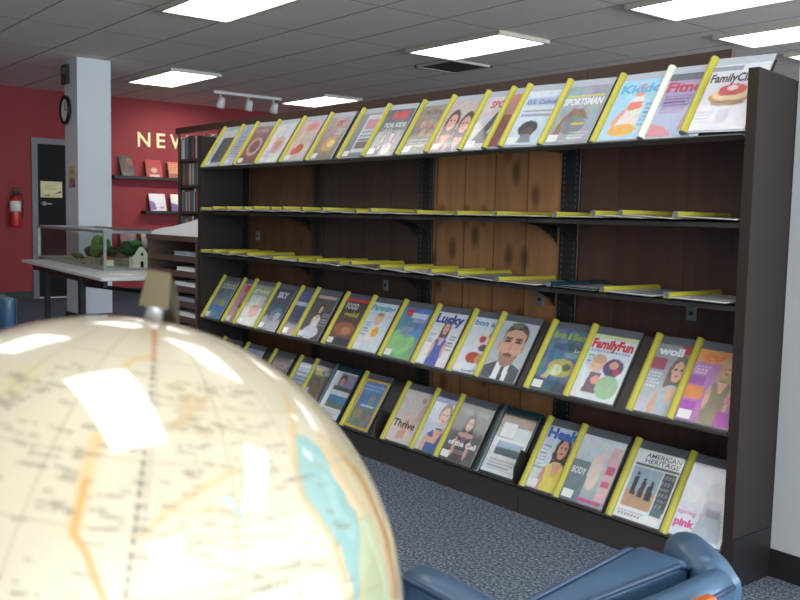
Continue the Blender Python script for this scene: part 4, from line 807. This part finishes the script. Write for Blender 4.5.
stand_book(2.22, 1.655, .2, .29, [('g', '4c4a50', '5c585c'), ('r', .5, .5, .95, .85, '8c5a54'), ('n', .2, 5)], 'dark grey book on the upper red wall ledge', .25)
stand_book(2.57, 1.655, .23, .25, [('g', 'b02a34', 'a82832'), ('e', .5, .4, .2, .14, 'c8a880'), ('r', .2, .02, .8, .12, 'd8b0a8')], 'crimson book with round emblem on the upper ledge')
stand_book(2.9, 1.655, .24, .24, [('g', 'c8604c', 'c88858'), ('lines', .1, .3, .9, .9, 'e0c890', 5), ('r', 0, 0, 1, .25, 'a04840')], 'orange and tan book at the right of the upper ledge')
stand_book(2.62, 1.185, .24, .25, [('g', 'e8e6ee', 'd8d4e0'), ('p', [(0, 0), (.4, .1), (.3, .5), (0, .6)], '7a5a90'), ('p', [(.5, .2), (.9, .3), (.8, .1)], 'b090a0')], 'white and purple book on the middle ledge, left one')
stand_book(2.94, 1.185, .24, .25, [('g', 'ece8e4', 'dcd8d4'), ('p', [(0, 0), (.5, 0), (.4, .4), (0, .5)], '6a4a88'), ('r', .4, .1, .9, .3, 'a0785c')], 'white book with a purple corner on the middle ledge, right one')
stand_book(2.2, .665, .22, .24, [('g', 'c8a8a8', '8a5060'), ('n', .3, 4)], 'pinkish book on the lowest ledge behind the glass case')
stand_book(2.5, .665, .24, .25, [('g', 'e8e4e0', '806070'), ('n', .2, 4)], 'white book on the lowest ledge behind the glass case')

# ------------------------------------------------------------------ blue leather armchair
def rounded_slab(pts, w, z0, z1, rr=.02, zt=None):
    """padded slab following a path of (x, y); rounded top; width w; z1 may vary per point"""
    P = [Vector((p[0], p[1], 0)) for p in pts]; mb = MB(); n = len(P)
    ws = w if isinstance(w, (list, tuple)) else [w] * n; zs = z1 if isinstance(z1, (list, tuple)) else [z1] * n
    prof = []
    for k in range(9):
        a_ = PI * k / 8; prof.append((math.cos(a_), math.sin(a_)))
    vs = []; fs = []; m = len(prof) + 2
    for i, p_ in enumerate(P):
        t = (P[min(i + 1, n - 1)] - P[max(i - 1, 0)]).normalized(); s_ = Vector((t.y, -t.x, 0))
        h = ws[i] / 2; r_ = min(rr, h)
        vs.append(p_ + s_ * h + Vector((0, 0, z0)))
        for c, q_ in prof:
            off = (h - r_) * (1 if c > 1e-6 else (-1 if c < -1e-6 else 0)) + r_ * c
            vs.append(p_ + s_ * off + Vector((0, 0, zs[i] - r_ + r_ * q_)))
        vs.append(p_ - s_ * h + Vector((0, 0, z0)))
    for i in range(n - 1):
        for k_ in range(m): fs.append([i * m + k_, i * m + (k_ + 1) % m, (i + 1) * m + (k_ + 1) % m, (i + 1) * m + k_])
    fs.append(list(range(m))[::-1]); fs.append([(n - 1) * m + k_ for k_ in range(m)])
    mb.add(vs, fs); return mb
def make_chair(label, loc):
    t = thing('armchair', label, 'armchair', loc, 'blue leather armchairs')
    ox, oy = .70, -1.55
    def q(pts): return [(x - ox, y - oy) for x, y in pts]
    # near (camera side) arm, back shell, far arm: one low wrap-around shell in three pads
    A = q([(.520, -1.748), (.535, -1.747), (.60, -1.748), (.68, -1.752), (.80, -1.76)])
    build(rounded_slab(A, [.03, .062, .066, .066, .066], .2, [.63, .65, .65, .65, .65], .022), 'arm', M['leather'], t, True)
    pp = [(x, y - .030, .64) for x, y in A]; build(MB().tube([(pp[0][0], pp[0][1], .25)] + pp, .0045, 8), 'piping', M['piping'], t, True)
    B = q([(.812, -1.79), (.822, -1.7), (.828, -1.6), (.828, -1.5), (.825, -1.43), (.822, -1.385)])
    build(rounded_slab(B, .052, .2, [.65, .65, .655, .655, .655, .655], .025), 'back', M['leather'], t, True)
    pp = [(x + .025, y, .635) for x, y in B]; build(MB().tube(pp, .0045, 8), 'piping', M['piping'], t, True)
    Cc = q([(.672, -1.258), (.680, -1.264), (.70, -1.288), (.74, -1.318), (.785, -1.352), (.826, -1.382)])
    build(rounded_slab(Cc, [.04, .066, .078, .082, .08, .062], .2, [.63, .648, .658, .66, .66, .655], .044), 'arm', M['leather'], t, True)
    # loose back cushion
    K_ = q([(.676, -1.389), (.772, -1.384), (.775, -1.72), (.730, -1.735)])
    o = build(MB().prism(K_[::-1], 'z', .40, .652), 'back_cushion', M['leather'], t, True, 0, .012)
    for a_, b_ in ((K_[0], K_[3]), (K_[1], K_[2])): build(MB().tube([(a_[0], a_[1], .60), (a_[0], a_[1] - .004, .640), (a_[0] * .9 + b_[0] * .1, a_[1] * .9 + b_[1] * .1, .651), (b_[0], b_[1], .651)], .0045, 8), 'piping', M['piping'], o, True)
    build(MB().box(.56 - ox, .79 - ox, -1.715 - oy, -1.34 - oy, .26, .39), 'seat_cushion', M['leather'], t, True, 0, .03)
    build(MB().box(.55 - ox, .80 - ox, -1.72 - oy, -1.33 - oy, .17, .26), 'seat_frame', M['darkwood'], t)
    build(MB().box(.858 - ox, .882 - ox, -1.74 - oy, -1.478 - oy, .59, .656, bev=.006), 'wooden_rail', M['orange'], t)
    for x, y in ((.57, -1.74), (.57, -1.33), (.80, -1.74), (.80, -1.38)):
        build(MB().lathe([(.014, 0), (.022, .2)], 12, mtx=Matrix.Translation((x - ox, y - oy, 0))), 'leg', M['orange'], t)
    return t
ch = make_chair('blue leather armchair with piped edges in front of the rack, at lower right', (.70, -1.55, 0))
c2 = copy_tree(ch); c2.location = (-4.22, -1.27, 0); c2.rotation_euler = (0, 0, PI)
c2['label'] = 'blue leather armchair mostly cut off at the left edge behind the globe'

# ------------------------------------------------------------------ globe
GO = Vector((.9806, -2.4008, .9088)); GR = .2032
gx, gy, gz = Vector((.9321, -.36, .0401)), Vector((.3613, .9162, -.1734)), Vector((.0257, .1761, .984))
gl = thing('globe', 'large cream coloured antique style globe in the foreground', 'globe', GO)
NU, NV = 900, 450
lon = np.linspace(-180, 180, NU, endpoint=False); lat = np.linspace(90, -90, NV)
LO, LA = np.meshgrid(lon, lat)
base = np.array(rgb('aaa087')); img = np.ones((NV, NU, 3)) * base
K = np.cos(np.radians(LA))
def blend(m, c, a=1.):
    global img
    m = np.clip(m * a, 0, 1)[..., None]; img = img * (1 - m) + np.array(rgb(c)) * m
def snoise(k, seed):
    r_ = np.random.RandomState(seed); a_ = r_.rand(k + 2, 2 * k + 1)
    a_[:, -1] = a_[:, 0]
    ys = np.linspace(0, k, NV); xs = np.linspace(0, 2 * k - .001, NU); yi = ys.astype(int)[:, None]; xi = xs.astype(int)[None]
    fy = ys[:, None] - yi; fx = xs[None] - xi; fy = fy * fy * (3 - 2 * fy); fx = fx * fx * (3 - 2 * fx)
    return a_[yi, xi] * (1 - fy) * (1 - fx) + a_[yi + 1, xi] * fy * (1 - fx) + a_[yi, xi + 1] * (1 - fy) * fx + a_[yi + 1, xi + 1] * fy * fx
nz = snoise(9, 1) * .6 + snoise(26, 2) * .4
img *= (1 + (nz - .5) * .10)[..., None]
def seg(pts, w, c, a=1., blur=.5, dash=None):
    d = np.full(LO.shape, 99.); 
    for (x0, y0), (x1, y1) in zip(pts[:-1], pts[1:]):
        n_ = max(2, int(math.hypot((x1 - x0), (y1 - y0)) / .4))
        for t in np.linspace(0, 1, n_):
            x = x0 + (x1 - x0) * t; y = y0 + (y1 - y0) * t
            iy = int((90 - y) / 180 * (NV - 1)); R_ = 8; ix = int((x + 180) / 360 * NU); kk = max(.12, math.cos(math.radians(y))); RX_ = int(R_ / kk) + 2
            ys = slice(max(0, iy - R_), iy + R_); xs = slice(max(0, ix - RX_), ix + RX_)
            dd = np.hypot((LO[ys, xs] - x) * kk, LA[ys, xs] - y); d[ys, xs] = np.minimum(d[ys, xs], dd)
    m = np.clip((w - d) / blur + .5, 0, 1); blend(m, c, a)
def poly(pts, c, a=1., wob=1.2):
    x = LO + (snoise(60, 11) - .5) * wob * 2; y = LA + (snoise(60, 12) - .5) * wob * 2
    blend(inpoly(x, y, pts).astype(float), c, a)
# land tints, sea patch, mountains
poly([(49.9, 48), (56.5, 50), (62, 46), (66, 38), (66, 15), (50, 10), (44, 18), (41, 22), (45.3, 28.1), (49.7, 31.3), (51.3, 35.2), (47.3, 39.4), (49.3, 43.5)], 'aa9468', .6)
poly([(57, 44), (60.5, 38.4), (62, 30), (60, 24), (58, 18), (63, 16), (66, 30), (64, 42)], 'a8743c', .7)
poly([(51.9, 33.5), (57.6, 32.1), (57.5, 25), (56.6, 16), (44.8, 19), (46.7, 27)], '8f9c76', .75)
poly([(40.2, 49.3), (45.5, 50), (49.8, 48), (49.3, 43.5), (47.8, 39.4), (51.3, 35.2), (49.7, 31.3), (46.3, 27.1), (43.8, 20.3), (41.2, 25.8), (40.1, 31), (36.8, 36.4), (34.5, 39.6), (35.8, 44.3)], '6a908e', .9)
poly([(44, 42), (47, 41), (45, 36), (49, 33), (46, 30), (43, 35), (42, 39)], '82a298', .6)
seg([(52.6, 58.8), (47.9, 55.5), (43.4, 52), (39.5, 48.9), (35.7, 43.7), (34.5, 39), (36.7, 35.7), (39.9, 30.7), (40.9, 25.3)], .5, 'b08446', .8, 1.2)
seg([(49.9, 48), (51.5, 44), (50.3, 40), (53.6, 36.4), (52.8, 33)], .4, 'c98a4c', .6, 1.0)
seg([(52, 46), (54, 43), (53, 39.5), (56, 35)], .7, '9c8a6a', .35, 1.2)
seg([(-10, 46.8), (-10.1, 43.1), (-9.7, 37.5), (-9.4, 32.2)], 1.0, 'bd8c4c', .55, 1.2)
seg([(-9.7, 39.5), (-9.4, 32.2), (-6.6, 29.5), (-3, 24), (-1, 18)], .45, 'b87830', .9)
seg([(.6, 32.7), (3.3, 34.6), (5.7, 37.1), (9.5, 39.1), (18.9, 43.6)], .4, 'b88c4e', .65)
seg([(5.5, 36.4), (9, 36.5), (14, 37.4)], .4, 'b89c68', .6)
seg([(-9.3, 60.8), (-8.9, 64.4), (-5.4, 66.2), (-1.6, 67.1)], .5, 'b48a48', .7)
seg([(16, 38.9), (17.6, 37.8), (19, 36.1)], .45, '7fb9b0', .8)
poly([(6.7, 56.2), (10, 58.4), (14.6, 58), (21.4, 60.9), (15.3, 55.8), (10.5, 53.9), (7.6, 51.1)], '9c8054', .5, 2.5)
poly([(-40, 58), (-34, 60), (-30, 54), (-38, 50)], 'a8a470', .5)
for i in range(26):
    x = random.uniform(4, 22); y = random.uniform(50, 61); seg([(x, y), (x + random.uniform(1, 4), y + random.uniform(-.8, .8))], .25, '8a7450', .6)
# other continents round the sides and back
for (x, y, sx, sy, c) in [(110, 25, 34, 30, 'e0c48c'), (150, -20, 26, 20, 'd8b880'), (-150, 30, 40, 24, 'e2cfa0'), (-100, -10, 24, 34, 'd9c48f'), (75, -15, 20, 30, 'c9c79a')]:
    m = ((LO - x) / sx) ** 2 + ((LA - y) / sy) ** 2 + (snoise(20, int(x) + 300) - .5) * 1.6 < 1; blend(m.astype(float), c, .5)
# graticule
for L_ in range(-180, 180, 18):
    if L_ == 0: continue
    blend(np.clip((.22 - abs(LO - L_) * K) / .25 + .5, 0, 1), '8a7e64', .5)
for B_ in range(-80, 90, 11): blend(np.clip((.2 - abs(LA - B_ - 3)) / .25 + .5, 0, 1), '8a7e64', .45)
# dashed meridian, brown near the pole
m = np.clip((.3 - abs(LO) * K) / .35 + .5, 0, 1) * (LA > -90)
blend(m * (np.abs(LO) < 60) * ((LA % 1.7) > .55) * (LA < 66), '4c463a', .85)
blend(np.clip((.22 - abs(LO - 1.4) * K) / .25 + .5, 0, 1) * (LA < 66) * (LO > -60), '8c8676', .6)
blend(np.clip((.5 - abs(LO) * K) / .35 + .5, 0, 1) * (LA > 66) * (np.abs(LO) < 60), '9a6a44', .85)
# lines of tiny lettering, too small to read
for i in range(430):
    x = random.uniform(-42, 42) if i < 330 else random.uniform(-180, 180); y = random.uniform(5, 62) if i < 330 else random.uniform(-60, 60)
    if 33 < x < 66 and random.random() < .5: continue
    n_ = random.randint(2, 6); sl_ = random.uniform(-.15, .12); dark = random.choice(['4c4638', '5e5644', '6e6450'])
    for j in range(n_):
        if random.random() < .15: continue
        xx = x + j * .75 / max(.3, math.cos(math.radians(y))); seg([(xx, y + j * sl_), (xx + .42, y + j * sl_)], .22, dark, random.uniform(.35, .75), .45)
lo = np.radians(LO).ravel(); la = np.radians(LA).ravel()
X = (np.cos(la) * np.cos(lo))[:, None] * np.array(gx) + (np.cos(la) * np.sin(lo))[:, None] * np.array(gy) + np.sin(la)[:, None] * np.array(gz)
X *= GR
me = bpy.data.meshes.new('map_sphere')
nf = (NV - 1) * NU
i0 = (np.arange(NV - 1)[:, None] * NU + np.arange(NU)[None]).ravel(); i1 = (np.arange(NV - 1)[:, None] * NU + (np.arange(NU)[None] + 1) % NU).ravel()
quads = np.stack([i0, i0 + NU, i1 + NU, i1], 1).astype(np.int32)
me.vertices.add(len(X)); me.vertices.foreach_set('co', X.astype(np.float32).ravel())
me.loops.add(nf * 4); me.loops.foreach_set('vertex_index', quads.ravel())
me.polygons.add(nf); me.polygons.foreach_set('loop_start', np.arange(nf, dtype=np.int32) * 4)
me.polygons.foreach_set('use_smooth', np.ones(nf, dtype=bool))
me.update(calc_edges=True)
at = me.color_attributes.new('print', 'FLOAT_COLOR', 'POINT')
c = np.clip(img.reshape(-1, 3), 0, 1); c = np.where(c <= .04045, c / 12.92, ((c + .055) / 1.055) ** 2.4)
at.data.foreach_set('color', np.concatenate([c, np.ones((len(c), 1))], 1).astype(np.float32).ravel())
me.materials.append(print_mat('varnished_map', .4, 1.0))
link('map_sphere', me, gl)
# brass half-meridian arm round the far side, pivot pins, foot
view = (GO - Vector((1.556, -2.612, 1.181))).normalized()
side = (view - gz * view.dot(gz)).normalized()
perp = gz.cross(side)
side = (side * math.cos(.12) - perp * math.sin(.12)).normalized(); perp = gz.cross(side)
def ring(rad, a): return gz * math.cos(a) * rad + side * math.sin(a) * rad
arm = MB(); vs = []; fs = []; n = 48
for i in range(n + 1):
    a_ = -.04 + (PI + .08) * i / n; w_ = .0075; r0, r1 = GR + .011, GR + .031
    for rad, sg in ((r0, -1), (r1, -.75), (r1, .75), (r0, 1)): vs.append(ring(rad, a_) + perp * sg * w_)
for i in range(n):
    for k_ in range(4): fs.append([i * 4 + k_, i * 4 + (k_ + 1) % 4, (i + 1) * 4 + (k_ + 1) % 4, (i + 1) * 4 + k_])
fs.append([0, 1, 2, 3]); fs.append([n * 4 + k_ for k_ in (3, 2, 1, 0)]); arm.add(vs, fs)
build(arm, 'meridian_arm', M['brass'], gl, False, 0, .002)
build(MB().tube([gz * (GR - .002), gz * (GR + .02)], .006, 12), 'pivot_pin', M['pin'], gl, True)
build(MB().tube([-gz * (GR - .002), -gz * (GR + .02)], .006, 12), 'pivot_pin', M['pin'], gl, True)
bot = ring(GR + .03, PI * .93)
ft = MB().tube([bot, Vector((0, 0, -.2)) + Vector((bot.x, bot.y, 0)) * .5 + Vector((0, 0, -.06)), Vector((0, 0, -.285))], .012, 12)
ft.lathe([(.02, -.27), (.035, -.285), (.11, -.3), (.13, -.315), (.13, -.3288)], 40)
build(ft, 'foot', M['brass'], gl, True)
tbz = GO.z - .3288
t = thing('side_table', 'round wooden pedestal table carrying the globe, below the picture', 'table', (GO.x, GO.y, 0))
build(MB().lathe([(.29, tbz - .03), (.3, tbz - .02), (.3, tbz - .005), (.295, tbz)], 48), 'tabletop', M['darkwood'], t)
build(MB().lathe([(.04, .05), (.03, .2), (.045, .35), (.03, tbz - .03)], 20), 'pedestal', M['darkwood'], t, True)
build(MB().lathe([(.2, 0), (.2, .02), (.05, .05)], 32), 'foot', M['darkwood'], t)

# ------------------------------------------------------------------ world and camera
w = bpy.data.worlds.new('world'); SC.world = w; w.use_nodes = True
w.node_tree.nodes['Background'].inputs[0].default_value = (.5, .55, .6, 1); w.node_tree.nodes['Background'].inputs[1].default_value = .1
cd = bpy.data.cameras.new('camera'); cam = bpy.data.objects.new('camera', cd); COL.objects.link(cam); SC.camera = cam
cd.sensor_width = 36; cd.lens = 905.13 / 800 * 36; cd.clip_start = .02; cd.clip_end = 60
yaw, pit, rol = (math.radians(a_) for a_ in (38.749, 5.279, 1.244))
F = Vector((-math.cos(yaw) * math.cos(pit), math.sin(yaw) * math.cos(pit), -math.sin(pit)))
R = F.cross(Vector((0, 0, 1))).normalized(); U = R.cross(F)
R2 = R * math.cos(rol) + U * math.sin(rol); U2 = -R * math.sin(rol) + U * math.cos(rol)
mw = Matrix((R2, U2, -F)).transposed().to_4x4(); mw.translation = (1.5563, -2.6120, 1.1811)
cam.matrix_world = mw
cd.dof.use_dof = True; cd.dof.focus_distance = 3.6; cd.dof.aperture_fstop = 11
vs_ = SC.view_settings; SC.display_settings.display_device = 'sRGB'
vs_.view_transform = 'Standard'; vs_.look = 'None'; vs_.exposure = 0.08; vs_.gamma = 1; vs_.use_curve_mapping = False
